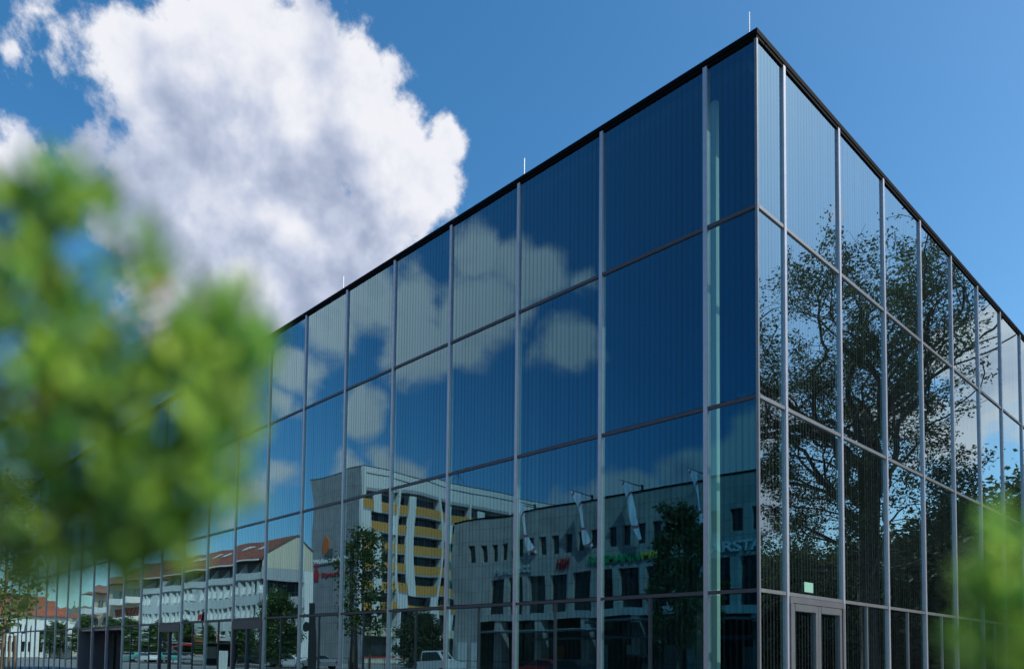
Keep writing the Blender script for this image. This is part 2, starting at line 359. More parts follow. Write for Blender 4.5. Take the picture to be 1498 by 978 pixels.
# ---------------------------------------------------------------- the glass museum
MUS = tag(empty('glass_building', (0, 0, 0)), 'long glass box building with dark reflecting panes and slim grey mullions', 'building')
T3, T2, T1, TOP = 2.857, 6.32, 9.80, 12.95
B0, BW = 1.036, 2.501
NL, NR = 27, 10
LX = [0] + [-(B0+i*BW) for i in range(NL)]
RY = [0] + [(1.04+i*BW) for i in range(NR)]
rnd = random.Random(7)
FR = .05
def pane_grid(mb, side, a0, a1, z0, z1, amp=None):
    """a pane with the slight pillow bow real sealed units have"""
    w = abs(a1-a0); h = z1-z0; nx = max(4, int(w/.22)); nz = max(4, int(h/.3)) 
    A = (0.0026 if amp is None else amp)*rnd.uniform(.7, 1.25)*(w/2.4)
    tx = rnd.uniform(-.0013, .0013); tz = rnd.uniform(-.0010, .0010)
    p1 = rnd.uniform(0, 6.28); p2 = rnd.uniform(0, 6.28); Bm = A*rnd.uniform(.12, .3)*(1 if w > 1.4 else .25)
    base = len(mb.v)
    for j in range(nz+1):
        for i in range(nx+1):
            u = i/nx; v = j/nz
            dd = -A*math.sin(math.pi*u)*(math.sin(math.pi*v)**.5 if 0 < v < 1 else 0)*1.0 + Bm*math.sin(2*math.pi*u+p1)*math.sin(2*math.pi*v+p2)
            dd += tx*(u-.5)*w + tz*(v-.5)*h
            a = a0+(a1-a0)*u; z = z0+h*v
            mb.v.append((a, .012-dd, z) if side == 'L' else (-.012+dd, a, z))
    for j in range(nz):
        for i in range(nx):
            q = base+j*(nx+1)+i
            f = (q, q+1, q+nx+2, q+nx+1)
            mb.f.append(f if side == 'R' else f[::-1])
cells = []   # (size rank, side, a0, a1, z0, z1)
for side, arr, sgn in (('L', LX, -1), ('R', RY, 1)):
    for i in range(len(arr)-1):
        a0, a1 = arr[i], arr[i+1]
        mid = Vector(((a0+a1)/2, 0, 6)) if side == 'L' else Vector((0, (a0+a1)/2, 6))
        dist = (mid-CAM).length; cosi = abs((mid-CAM).y if side == 'L' else (mid-CAM).x)/dist
        w = abs(a1-a0)
        for z0, z1 in ((T3, T2), (T2, T1), (T1, TOP)):
            cells.append((-w*(z1-z0)*cosi/dist**2, side, a0+sgn*FR, a1-sgn*FR, z0+FR, z1-FR*.8))
        if side == 'R' and i == 1: continue      # doors
        if side == 'L' and i in (14, 15, 16): continue  # recess
        if i == 0 or (side == 'L' and i in (8, 11)):
            cells.append((-w*2.7*cosi/dist**2, side, a0+sgn*FR, a1-sgn*FR, .1, T3-FR))
        else:
            am = (a0+a1)/2
            cells.append((-w*1.35*cosi/dist**2, side, a0+sgn*FR, am-sgn*.02, .1, T3-FR))
            cells.append((-w*1.35*cosi/dist**2, side, am+sgn*.02, a1-sgn*FR, .1, T3-FR))
cells.sort(key=lambda c: c[0])
rest = {'L': MB(), 'R': MB()}
for k, (r, side, a0, a1, z0, z1) in enumerate(cells):
    if k < 98:
        mb = MB(); pane_grid(mb, side, a0, a1, z0, z1); mb.build('pane', 'glass'+side, MUS, True)
    else: pane_grid(rest[side], side, a0, a1, z0, z1)
for side in 'LR':
    if rest[side].v:
        o = rest[side].build('far_panes', 'glass'+side, MUS, True); o['kind'] = 'stuff'
# mullions, transoms
for i, x in enumerate(LX[1:]):
    MB().box(x-.043, x+.043, -.032, .10, .01, TOP+.02).build('mullion', 'mullion', MUS)
for i, y in enumerate(RY[1:]):
    MB().box(-.10, .032, y-.043, y+.043, .01, TOP+.02).build('mullion', 'mullion', MUS)
MB().box(-.035, .014, -.014, .035, .01, TOP+.01).build('corner_post', 'steel', MUS)
for z in (T3, T2, T1):
    MB().box(LX[-1], -.036, -.018, .06, z-.033, z+.033).build('transom', 'transom', MUS)
    MB().box(-.06, .018, .036, RY[-1], z-.033, z+.033).build('transom', 'steel', MUS)
hp = 0
for i in range(1, len(LX)-1):
    if i in (8, 11, 14, 15, 16): continue
    xm = (LX[i]+LX[i+1])/2; MB().box(xm-.025, xm+.025, -.015, .05, .02, T3-.041).build('ground_post', 'transom', MUS)
for i in range(2, len(RY)-1):
    ym = (RY[i]+RY[i+1])/2; MB().box(-.05, .015, ym-.022, ym+.022, .02, T3-.041).build('ground_post', 'steel', MUS)
MB().box(LX[-1], -.0, -.03, .06, .0, .1).build('base_rail', 'transom', MUS)
MB().box(-.06, .03, .061, RY[-1], .0, .1).build('base_rail', 'steel', MUS)
# door bays in the street front: deep lintel and posts
for i in (8, 11):
    x1, x0 = LX[i], LX[i+1]
    fr = MB(); fr.box(x0+.055, x1-.055, -.055, .055, T3-.36, T3-.045)
    fr.box(x0+.055, x0+.15, -.05, .05, .1, T3-.361); fr.box(x1-.15, x1-.055, -.05, .05, .1, T3-.361)
    xm = (x0+x1)/2; fr.box(xm-.05, xm+.05, -.05, .05, .1, T3-.361)
    fr.build('door_frame', 'transom', MUS)
# recessed entrance
xa, xb = LX[17], LX[14]
MB().box(xa+.051, xa+.10, .0, 1.6, .02, T3-.05).build('entrance_jamb', 'steel', MUS)
MB().box(xb-.10, xb-.051, .0, 1.6, .02, T3-.05).build('entrance_jamb', 'darkmetal', MUS)
MB().box(xa+.101, xb-.101, .07, 1.6, T3-.16, T3-.05).build('entrance_ceiling', 'steel', MUS)
dd = MB()
dd.poly([(xa+.11, 1.5, .1), (xb-.11, 1.5, .1), (xb-.11, 1.5, T3-.17), (xa+.11, 1.5, T3-.17)])
ent = dd.build('entrance_glazing', 'shopglass', MUS)
for k in range(6):
    xx = xa+.14+k*(xb-xa-.3)/5; MB().box(xx-.04, xx+.04, 1.42, 1.49, .1, T3-.17).build('glazing_bar', 'darkmetal', ent)
# double door, park side
y0, y1 = RY[1]+.045, RY[2]-.045
fr = MB(); fr.box(-.05, .05, y0, y1, T3-.16, T3-.045); fr.box(-.045, .06, y0, y0+.09, .02, T3-.161); fr.box(-.045, .06, y1-.09, y1, .02, T3-.161)
dfr = fr.build('door_frame', 'doormetal', MUS)
ym = (y0+y1)/2
for a, b, hs in ((y0+.095, ym-.006, 1), (ym+.006, y1-.095, -1)):
    d = MB(); zt = T3-.17
    d.box(-.02, .038, a, a+.11, .03, zt); d.box(-.02, .038, b-.11, b, .03, zt); d.box(-.02, .045, a+.11, b-.11, zt-.13, zt); d.box(-.02, .045, a+.11, b-.11, .03, .22)
    do = d.build('door', 'doormetal', MUS)
    pm = MB(); pane_grid(pm, 'R', a+.11, b-.11, .22, zt-.13, .0005); pm.build('door_pane', 'glassR', do, True)
    hy = b-.055 if hs == 1 else a+.055
    MB().tube([(.06, hy, .85), (.10, hy, .85), (.10, hy, 1.35), (.06, hy, 1.35)], .012, 6).build('handle', 'rod', do)
MB().box(-.012+.022, .013, 1.74, 2.12, 2.94, 3.13).build('sticker', 'sticker', MUS)
# parapet cap: two stepped black edges
rl = MB(); rl.box(LX[-1], .035, -.035, .30, TOP+.055, TOP+.15); rl.box(LX[-1], .018, -.018, .28, TOP-.01, TOP+.05)
rl.build('roof_edge', 'cap', MUS)
rr = MB(); rr.box(-.30, .035, .302, RY[-1], TOP+.055, TOP+.15); rr.box(-.28, .018, .302, RY[-1], TOP-.01, TOP+.05)
rr.build('roof_edge', 'cap', MUS)
MB().box(LX[-1], -.31, .31, RY[-1], TOP-.25, TOP+.05).build('roof', 'dark', MUS)
for x in (-.20, -6.0, -14.0, -21.5): MB().tube([(x, .12, TOP+.16), (x, .12, TOP+.68)], .013, 6).build('lightning_rod', 'rod', MUS)
# inside: dark hall, hanging black box, columns near the glass
MB().box(LX[-1], -.15, .15, RY[-1], .0, .03).build('hall_floor', 'floor_in', MUS)
MB().box(LX[-1]+.3, -9.5, 4.2, 20, 4.6, TOP-.26).build('black_box', 'boxblack', MUS)
MB().box(LX[-1]+.3, -8, 11, 11.4, .035, 4.59).build('core_wall', 'dark', MUS)
MB().box(LX[-1], -.3, RY[-1], RY[-1]+.3, 0, TOP).build('back_wall', 'dark', MUS)
MB().box(LX[-1]-.3, LX[-1], 0, RY[-1]+.3, 0, TOP).build('end_wall', 'dark', MUS)
MB().box(-1.33, -1.14, .55, .67, .04, TOP-.26).build('inner_post', 'lightwall', MUS)
for x in (-8.5, -16, -23.5, -31, -38.5): MB().tube([(x, 3.2, .04), (x, 3.2, TOP-.26)], .14, 12).build('column', 'dark', MUS, True)

# ---------------------------------------------------------------- the shopping centre across the street
def wall_rows(mb, x0, x1, z0, z1, openings, yf, th):
    """solid band with rectangular openings (list of (a,b) x ranges, full height z0..z1)"""
    cur = x0
    for a, b in sorted(openings):
        if a > cur: mb.box(cur, a, yf-th, yf, z0, z1)
        cur = b
    if cur < x1: mb.box(cur, x1, yf-th, yf, z0, z1)
MALL = tag(empty('shopping_centre', (-20, -38, 0)), 'grey stone-clad shopping centre with shop lettering and a row of small windows', 'shopping centre')
def inv(o, P):  # keep world coordinates under a parent that has a location
    o.matrix_parent_inverse = Matrix.Translation(-Vector(P.location)); return o
YM = -38.0; X0m, X1m = -52.2, 6.0
small = [(-50.12+k*1.345, -49.36+k*1.345) for k in range(41) if -50.1+k*1.345+.7 < X1m-.5]
bigw = [(-47.5+k*2.62, -45.5+k*2.62) for k in range(20) if -45.5+k*2.62 < X1m-.5]
w = MB()
w.box(X0m, X1m, YM-.5, YM, 12.5, 15.0)
wall_rows(w, X0m, X1m, 10.87, 12.5, small, YM, .5)
w.box(X0m, X1m, YM-.5, YM, 9.05, 10.87)
wall_rows(w, X0m, X1m, 5.5, 9.05, bigw, YM, .5)
w.box(X0m, X1m, YM-.5, YM, 4.9, 5.5)
w.box(X0m, -49.3, YM-.5, YM, .1, 4.9)
inv(w.build('front_wall', 'mallwall', MALL), MALL)
inv(MB().box(X0m, X1m, -75, YM-.52, 5.0, 14.6).build('rear_volume', 'dark', MALL), MALL)
inv(MB().box(X0m-.02, X0m+.48, -75, YM-.51, .1, 15).build('side_wall', 'mallside', MALL), MALL)
inv(MB().box(X1m-.48, X1m+.02, -75, YM-.51, .1, 15).build('side_wall', 'mallside', MALL), MALL)
inv(MB().box(X0m-.06, X1m+.06, YM-.6, YM+.06, 15.0, 15.12).build('roof_edge', 'cap', MALL), MALL)
for a, b in small:
    o = inv(MB().box(a, b, YM-.34, YM-.28, 10.87, 12.5).build('window', 'window', MALL), MALL)
for a, b in bigw:
    o = inv(MB().box(a, b, YM-.49, YM-.42, 5.5, 9.05).build('tall_window', 'mallwindow', MALL), MALL)
    f = MB(); f.box((a+b)/2-.03, (a+b)/2+.03, YM-.419, YM-.37, 5.5, 9.05); f.box(a, b, YM-.419, YM-.37, 7.6, 7.68)
    f.build('window_bar', 'darkmetal', o)
o = inv(MB().box(-49.3, X1m, YM-3.2, YM-3.1, .1, 4.9).build('shop_front', 'shopglass', MALL), MALL)
f = MB()
x = -49.3
while x < X1m: f.box(x-.05, x+.05, YM-3.09, YM-3.0, .1, 4.9); x += 1.9
f.build('shop_front_frame', 'darkmetal', o)
for k, (x, wd, mt) in enumerate(((-47.5, 1.2, 'blind'), (-43.6, .5, 'canopy'), (-41, .9, 'orange'), (-36.6, 1.6, 'canopy'), (-33.4, .5, 'blind'), (-29.2, 1.3, 'greywall'), (-26.5, .7, 'blue'), (-22.7, 1.8, 'canopy'), (-19.5, .8, 'greywall'))):
    inv(MB().box(x, x+wd, YM-2.98, YM-2.9, .3, 2.6).build('shop_poster', mt, MALL), MALL)
for k in range(10):
    x = -46.3+k*5.24
    inv(MB().box(x-.35, x+.35, YM-.9, YM-.1, .1, 4.9).build('column', 'mallwall', MALL), MALL)
for k, (a, b) in enumerate(((-51.7, -50.9), (-50.4, -49.6))):
    inv(MB().box(a, b, YM+.002, YM+.05, .12, 2.9).build('service_door', 'blind', MALL), MALL)
for x0, x1, z, p in ((-46.5, -33.5, 3.75, 2.6), (-33.0, -17.0, 4.35, 3.2), (-16.5, 0, 4.35, 3.2), (-40, -18, 3.1, 1.6)):
    c = MB(); c.prism([(x0, YM+.05, z+.25), (x1, YM+.05, z+.25), (x1, YM+p, z), (x0, YM+p, z)], (0, 0, .05))
    o = inv(c.build('glass_canopy', 'canopy', MALL), MALL)
    b = MB(); n = int((x1-x0)/2.6)
    for i in range(n+1):
        xx = x0+(x1-x0)*i/n; b.prism([(xx-.04, YM+.05, z+.10), (xx-.04, YM+p, z-.12), (xx-.04, YM+p, z-.02), (xx-.04, YM+.05, z+.24)], (.08, 0, 0))
    b.box(x0, x1, YM+p+.002, YM+p+.06, z-.06, z+.08)
    b.build('canopy_frame', 'steel', o)
def letters(s, size, x, z, mat, width, name='sign_letters', bold=.0, italic=0):
    o = text_mesh(name, s, size, x, YM+.14, z, mat, MALL, width, .12, 1, italic, bold); inv(o, MALL); return o
letters('KARSTADT', .78, -23.75, 9.38, 'letter', 5.6, bold=.018)['label'] = 'pale raised capital letters'
letters('ROSSMANN', .72, -35.2, 9.50, 'green', 5.7, bold=.015)['label'] = 'green raised capital letters'
letters('M', .55, -29.35, 9.6, 'yel', .75, bold=.012); letters('PAPER', .5, -28.4, 9.62, 'yel', 1.5, bold=.01)
letters('H&M', .95, -38.75, 9.45, 'red', 1.45, italic=.25, bold=.0)['label'] = 'red slanted letters'
letters('Fam', .7, -46.9, 9.35, 'letgrey', 1.9, bold=.01); letters('o', .6, -44.8, 9.3, 'letgrey', .62, bold=.02); letters('ett', .7, -43.4, 9.35, 'letgrey', 1.7, bold=.01)

# hanging flags on the mall's roof edge
def flag(x, k, label):
    t = tag(empty('hanging_flag', (x, YM, 15.3)), label, 'flag', 'white flags hanging from the shopping centre roof edge')
    MB().tube([(0, -.35, .25), (0, .1, .2), (0, 2.3, .28)], [.045, .04, .03], 6).build('flagpole', 'darkmetal', t)
    MB().box(-.07, .07, -.42, -.28, -.165, .33).build('bracket', 'darkmetal', t)
    c = MB(); nx, nz = 8, 26; r = random.Random(k)
    ph = r.uniform(0, 3)
    for side in (0, 1):
        b0 = len(c.v)
        for j in range(nz+1):
            v = j/nz
            for i in range(nx+1):
                u = i/nx
                wv = 1.2-1.5*v if v < .6 else .30+(v-.6)*.9
                y = 2.25-u*wv-(1.35+.2*math.sin(ph))*v**.9+.08*math.sin(5*v+ph)
                xx = .40*v+.30*math.sin(4.5*v+ph+u*2.2)*v+.07*math.sin(u*5+6*v)*min(1, v*3) + side*.012
                c.v.append((xx, y, .26-4.5*v))
        for j in range(nz):
            for i in range(nx):
                q = b0+j*(nx+1)+i; ff = (q, q+1, q+nx+2, q+nx+1); c.f.append(ff if side else ff[::-1])
    o = c.build('banner', M['flagcloth'], t, True)
    return t
def flagmat():
    m, nt, b = newmat('flag_cloth'); N = nt.nodes; L = nt.links
    tc = N.new('ShaderNodeTexCoord'); wv = N.new('ShaderNodeTexWave'); wv.wave_type = 'BANDS'; wv.bands_direction = 'DIAGONAL'
    wv.inputs['Scale'].default_value = .35; wv.inputs['Distortion'].default_value = 3.5; wv.inputs['Phase Offset'].default_value = 1.9; L.new(tc.outputs['Object'], wv.inputs[0])
    cr = N.new('ShaderNodeValToRGB'); cr.color_ramp.interpolation = 'EASE'; L.new(wv.outputs[0], cr.inputs[0])
    e = cr.color_ramp.elements; e[0].position = .93; e[0].color = (.74, .78, .86, 1); e[1].position = .98; e[1].color = (.42, .10, .16, 1)
    L.new(cr.outputs[0], b.inputs['Base Color']); b.inputs['Roughness'].default_value = .7
    return m
M['flagcloth'] = flagmat()
flag(-24.1, 1, 'white flag nearest the pale KARSTADT lettering on the shopping centre roof edge')
flag(-29.8, 2, 'white flag hanging above the right end of the green shop lettering')
flag(-35.5, 3, 'white flag hanging between the red letters and the green lettering')
flag(-41.5, 4, 'white flag hanging above the grey round-lettered shop sign, farthest along the shopping centre')

# ---------------------------------------------------------------- tower block with ochre balconies
TW = tag(empty('tower_block', (-99.6, -58, 0)), 'tall white apartment block with rows of ochre balconies and a grey end wall', 'apartment block')
XT = -99.6; YT = -57.8; YE = -112
inv(MB().box(-114.9, XT, YT-.3, YT, .1, 33).build('end_wall', 'towerside', TW), TW)
inv(MB().box(-114.9, XT-1.5, YE, YT-.31, .1, 32.4).build('core', 'greywall', TW), TW)
inv(MB().box(XT-1.5+.002, XT, YE, YT-.301, 29.8, 33).build('top_band', 'towerwhite', TW), TW)
inv(MB().box(XT-1.49, XT+.02, YE, YT-.302, 33.0, 33.15).build('roof_edge', 'darkloggia', TW), TW)
inv(MB().box(-115, XT+.04, YT-.31, YT+.03, 33.0, 33.15).build('roof_edge', 'darkloggia', TW), TW)
inv(MB().box(XT+.002, XT+.06, YE, YT-.35, 31.9, 32.02).build('cornice_line', 'darkloggia', TW), TW)
inv(MB().box(XT-.6, XT+.03, YT-.35, YT+.02, .1, 32.99).build('corner_pier', 'towerwhite', TW), TW)
for k in range(1, 7):
    y = YT-8.3*k
    inv(MB().box(XT-1.49, XT+.18, y-.16, y+.16, .1, 29.79).build('fin_wall', 'towerwhite', TW), TW)
zb = [25.85-3.35*k for k in range(6)]
for mI in range(6):
    ys = YT-.36-8.3*mI if mI == 0 else YT-8.3*mI-.17
    ye = YT-8.3*(mI+1)+.17
    for fI, z in enumerate(zb):
        # patterns: (parapet ranges from ys, white panel ranges)
        L_ = ys-ye
        if (fI == 1 and mI != 1) or (fI == 5 and mI == 1):
            par = [(1.3, L_-1.7 if mI == 0 else L_)] if mI == 0 else [(1.6 if fI == 5 else 4.0, L_-(1.2 if fI == 5 else 0))]
            pan = [(0, par[0][0])] + ([(par[0][1], L_)] if par[0][1] < L_ else [])
        else:
            par = [(0, 1.85), (3.25, L_)]; pan = [(1.85, 3.25)]
        for a, b in par:
            o = inv(MB().box(XT-.12, XT, ys-b+.002, ys-a-.002, z, z+1.5).build('balcony', 'yellow', TW), TW)
            wn = MB(); wn.box(XT-1.49, XT-1.40, ys-b+.05, ys-a-.05, z+.2, z+3.0)
            inv(wn.build('window', 'blockwindow', TW), TW)
            if b-a > 2.4 and fI != 1 and mI < 4:
                s = MB(); s.prism([(XT-1.39, ys-b+.02, z+1.52), (XT-1.39, ys-b+.02, z+3.3), (XT-.1, ys-b+.02, z+3.3)], (0, .06, 0))
                s.build('side_screen', 'lightwall', o)
        for a, b in pan:
            inv(MB().box(XT-.3, XT-.01, ys-b, ys-a, z-.35, z+3.0).build('white_panel', 'towerwhite', TW), TW)
    sl = MB()
    for z in zb: sl.box(XT-1.49, XT-.02, ye+.002, ys-.002, z-.3, z-.002)
    sl.box(XT-1.49, XT-.02, ye+.002, ys-.002, 29.3, 29.78)
    inv(sl.build('floor_slabs', 'greywall', TW), TW)
    inv(MB().box(XT-.5, XT+.03, ye+.002, ys-.002, 4.6, 6.0).build('cream_band', 'cream', TW), TW)
    inv(MB().box(XT-1.49, XT-1.3, ye+.002, ys-.002, 6.0, 8.7).build('lower_window', 'blockwindow', TW), TW)
    inv(MB().box(XT-.4, XT-.01, ys-3.9, ys-2.4, 6.01, 8.74).build('white_panel', 'towerwhite', TW), TW)
    inv(MB().box(XT-1.45, XT-1.2, ye+.1, ys-.1, .8, 4.5).build('shop_glazing', 'shopglass', TW), TW)
    inv(MB().box(XT-.3, XT-.05, ye+.002, ys-.002, .1, .95).build('base_wall', 'cream', TW), TW)
    inv(MB().box(XT-.29, XT-.06, ye+.002, ys-.002, .955, 1.25).build('red_strip', 'red', TW), TW)
m_ = MB(); m_.tube([(XT-6, -84.5, 32.4), (XT-6, -84.5, 37.2)], .07, 5); m_.tube([(XT-6, -86.3, 35.2), (XT-6, -84.5, 36.8), (XT-6, -82.9, 35.4)], .05, 4)
inv(m_.build('roof_aerial', 'darkmetal', TW), TW)
inv(MB().box(XT-9, XT-4, -99, -80, 32.41, 34.2).build('roof_plant_room', 'greywall', TW), TW)
# end-wall signs
def tsign(s, size, x, z, mat, width, name):
    o = text_mesh(name, s, size, x, YT+.1, z, mat, TW, width, .12, 1, 0, .02); inv(o, TW); return o
tsign('Sparkasse', 1.05, -112.0, 14.9, 'red', 9.6, 'red_sign_letters')
s_ = MB()
def disc(mb, cx, cz, r, n=14, y=YT+.05, d=.12):
    mb.prism([(cx+r*math.cos(2*math.pi*k/n), y, cz+r*math.sin(2*math.pi*k/n)) for k in range(n)], (0, d, 0))
s_.prism([(-114.2, YT+.05, 14.6), (-112.9, YT+.05, 14.6), (-112.75, YT+.05, 15.8), (-113.2, YT+.05, 16.6), (-113.9, YT+.05, 16.6), (-114.35, YT+.05, 15.8)], (0, .15, 0))
disc(s_, -113.55, 17.3, .42)
inv(s_.build('red_sign_emblem', 'red', TW), TW)
s_ = MB(); s_.prism([(-111.3, YT+.05, 18.9), (-110.2, YT+.05, 20.0), (-110.5, YT+.05, 21.6), (-111.3, YT+.05, 22.4), (-111.9, YT+.05, 21.4), (-112.1, YT+.05, 20.2)], (0, .18, 0))
inv(s_.build('leaf_emblem', 'orange', TW), TW)
s_ = MB(); s_.box(-111.2, -109.2, YT+.05, YT+.2, 18.7, 19.9); s_.box(-104.6, -102.9, YT+.05, YT+.2, 18.7, 19.9)
inv(s_.build('dark_sign_box', 'darkloggia', TW), TW)
o = tsign('Wohnen in der Mitte', .85, -114.4, 17.55, 'letter', 11.6, 'pale_sign_letters')
inv(MB().box(-114.6, -102.4, YT+.03, YT+.12, 17.2, 17.42).build('sign_rail', 'darkloggia', TW), TW)

# ---------------------------------------------------------------- long row building with a red roof
RB = tag(empty('row_building', (-86.5, -33.5, 0)), 'long pale grey row building with a red tiled roof and a cream gable', 'building')
XG = -86.5; YR = -33.6; YB = -41.4; XE = -131.5
def I(o): return inv(o, RB)
segs = [(-96.9, XG), (-109.2, -97.1), (-120.2, -109.6), (-131.5, -122.8)]
gab = [(XG, YR, 13.9), (XG, -38.5, 17.5), (XG, -39.4, 17.45), (XG, YB, 15.6)]
I(MB().prism([(XG-.05, YR+.55, 13.78), (XG-.05, YR+.55, 13.98), (XG-.05, -38.5, 17.68), (XG-.05, -39.4, 17.63), (XG-.05, YB-.1, 15.78), (XG-.05, YB-.1, 15.55), (XG-.05, -39.35, 17.4), (XG-.05, -38.5, 17.42)], (.12, 0, 0)).build('verge', 'slate', RB))
I(MB().prism([(XG-.3, YR-.02, 12.9), (XG-.3, YR-.02, 13.75)] + [(XG-.3, p[1], p[2]-.12) for p in gab[1:]] + [(XG-.3, YB, 12.9)], (.28, 0, 0)).build('gable_wall', 'cream', RB))
for a, b in segs:
    I(MB().prism([(a, YR+.55, 13.75), (a, YR+.55, 13.95), (a, -38.5, 17.62), (a, -39.4, 17.57), (a, YB-.1, 15.7), (a, YB-.1, 13.75)], ((b if b < XG else XG-.32)-a, 0, 0)).build('roof', 'roofred', RB))
    I(MB().box(a, b, YR+.56, YR+.72, 13.66, 13.84).build('gutter', 'white', RB))
    I(MB().box(a, b-.31 if b < XG else XG-1.8, YB+.02, YR-1.2, .1, 13.6).build('core', 'greywall', RB))
    w = MB(); bb = b-.31
    w.box(a, bb, YR-.5, YR, 11.3, 12.2); w.box(a, bb, YR-.5, YR, 8.0, 9.2); w.box(a, bb, YR-.5, YR, 4.5, 6.2); w.box(a, bb, YR-.5, YR, 3.2, 3.6)
    I(w.build('wall_bands', 'lightwall', RB))
    I(MB().box(a+.02, bb-.02, YR-.49, YR-.01, 11.05, 11.29).build('dark_band', 'darkloggia', RB))
    I(MB().box(a, bb, YR-.9, YR-.8, 12.2, 13.7).build('attic_loggia', 'darkloggia', RB))
    I(MB().box(a, bb, YR-1.19, YR-.6, .1, 3.2).build('shop_glazing', 'shopglass', RB))
    x = a+.6
    while x < bb-.6:
        I(MB().prism([(x, YR-.79, 12.21), (x, YR-.05, 12.21), (x, YR-.79, 13.6)], (.12, 0, 0)).build('loggia_divider', 'lightwall', RB))
        x += 2.4
    for z0, z1 in ((9.2, 11.04), (6.2, 8.0), (3.6, 4.5)):
        pr = MB(); bl = MB(); x = a
        while x < bb-.3:
            pr.box(x, x+.32, YR-.5, YR-.002, z0+.001, z1-.001)
            bl.prism([(x+.321, YR-.45, z0+.05), (x+.321, YR-.1, z0+.25), (x+.321, YR-.40, z1-.5)], (min(.75, bb-.3-x), 0, 0))
            x += 1.32
        gw = I(MB().box(a, bb, YR-.6, YR-.51, z0, z1).build('window_strip', 'rowwindow', RB))
        bl.build('window_blinds', 'blind', gw)
        I(pr.build('wall_piers', 'lightwall', RB))
for x0, x1 in ((-109.58, -109.22), (-122.78, -120.22)):
    I(MB().box(x0, x1, YB, YR-1.5, .1, 13.0).build('recessed_stair_bay', 'darkloggia', RB))
for x, s in ((-90.5, .35), (-92.0, .35), (-95, .4), (-100.5, .35), (-103.5, .35), (-106, .35), (-112.5, .35), (-114.2, .35)):
    y = -36.2; z = 13.95+(YR+.55-y)*(3.67/(38.5-33.05))
    I(MB().prism([(x-s, y+.5, z-.28), (x+s, y+.5, z-.28), (x+s, y-.5, z+.42), (x-s, y-.5, z+.42)], (0, .03, .06)).build('roof_window', 'lampclear', RB))
# gable end with loggias
for z0, z1 in ((11.3, 12.88), (7.9, 9.35), (4.7, 6.1)):
    I(MB().box(XG-.35, XG, -40.2, YR-.0, z0, z1).build('loggia_parapet', 'greywall', RB))
for z0, z1 in ((9.35, 11.3), (6.1, 7.9), (2.9, 4.7)):
    I(MB().box(XG-1.6, XG-1.5, -40.2, YR-.02, z0, z1).build('loggia_window', 'blockwindow', RB))
    I(MB().prism([(XG-1.49, -36.6, z0), (XG-.02, -36.6, z0+.05), (XG-1.49, -36.6, z1-.1)], (0, .12, 0)).build('loggia_divider', 'blind', RB))
    I(MB().prism([(XG-1.49, -33.9, z0), (XG-.02, -33.9, z0+.05), (XG-1.49, -33.9, z1-.1)], (0, .12, 0)).build('loggia_divider', 'blind', RB))
I(MB().box(XG-1.75, XG+.03, -41.38, -40.201, .1, 12.87).build('end_pier', 'towerwhite', RB))
I(MB().box(XG-1.7, XG-.4, -40.2, -34, .1, 2.9).build('ground_floor_glazing', 'shopglass', RB))

# ---------------------------------------------------------------- beige row building beyond it
BB = tag(empty('beige_row_building', (-133, -34, 0)), 'beige plastered row building with a brown roof and white balconies', 'building')
def J(o): return inv(o, BB)
for x0, x1, ze in ((-150.5, -133.5, 14.4), (-166, -151, 13.2)):
    J(MB().box(x0, x1, -45, -34.9, .1, ze).build('wall', 'beige', BB))
    J(MB().prism([(x0-.3, -33.9, ze-.2), (x0-.3, -39.9, ze+4.0), (x0-.3, -45.8, ze-.2)], (x1-x0+.4, 0, 0)).build('roof', 'roofbrown', BB))
    for fz in (ze-4.2, ze-7.6, ze-11):
        x = x0+2.2
        while x+5 < x1-1:
            b = J(MB().box(x, x+5, -34.88, -33.7, fz, fz+1.1).build('balcony', 'blind', BB))
            wv = MB()
            for q in range(4): wv.box(x+.1+q*1.25, x+1.05+q*1.25, -34.89, -34.82, fz+1.12, fz+2.7)
            wv.build('window', 'window', b)
            x += 6.6

# ---------------------------------------------------------------- red-roofed white house and gate towers
HH = tag(empty('white_house', (-168, -22, 0)), 'white house with a bright red hipped roof far down the street', 'house')
def K(o): return inv(o, HH)
K(MB().box(-176, -162, -31, -14, .1, 8.2).build('wall', 'white', HH))
r_ = MB(); r_.v += [(-176.6, -31.6, 8.2), (-161.4, -31.6, 8.2), (-161.4, -13.4, 8.2), (-176.6, -13.4, 8.2), (-169, -27, 12.4), (-169, -18, 12.4)]
r_.f += [(0, 1, 4), (1, 2, 5, 4), (2, 3, 5), (3, 0, 4, 5), (3, 2, 1, 0)]
K(r_.build('roof', 'roofbright', HH))
for k in range(5):
    for z in (1.2, 4.6):
        K(MB().box(-161.99, -161.94, -29.6+k*3.2, -28.4+k*3.2, z, z+1.9).build('window', 'window', HH))
for (x, y, lab) in ((-222, -46.3, 'left of two small stone towers with pointed slate roofs down the street'), (-223, -50.5, 'right of two small stone towers with pointed slate roofs down the street')):
    t = tag(empty('gate_tower', (x, y, 0)), lab, 'tower', 'pair of stone gate towers')
    MB().box(-1.7, 1.7, -1.7, 1.7, 0, 10.9).build('shaft', 'stone', t)
    q = MB(); q.v += [(-2.2, -2.2, 10.9), (2.2, -2.2, 10.9), (2.2, 2.2, 10.9), (-2.2, 2.2, 10.9), (0, 0, 14.0)]; q.f += [(0, 1, 4), (1, 2, 4), (2, 3, 4), (3, 0, 4), (3, 2, 1, 0)]
    q.build('roof', 'slate', t)
    MB().tube([(0, 0, 13.9), (0, 0, 14.9)], .1, 5).build('finial', 'darkmetal', t)
    MB().box(1.68, 1.72, -.5, .5, 7.6, 9.6).build('opening', 'darkloggia', t)

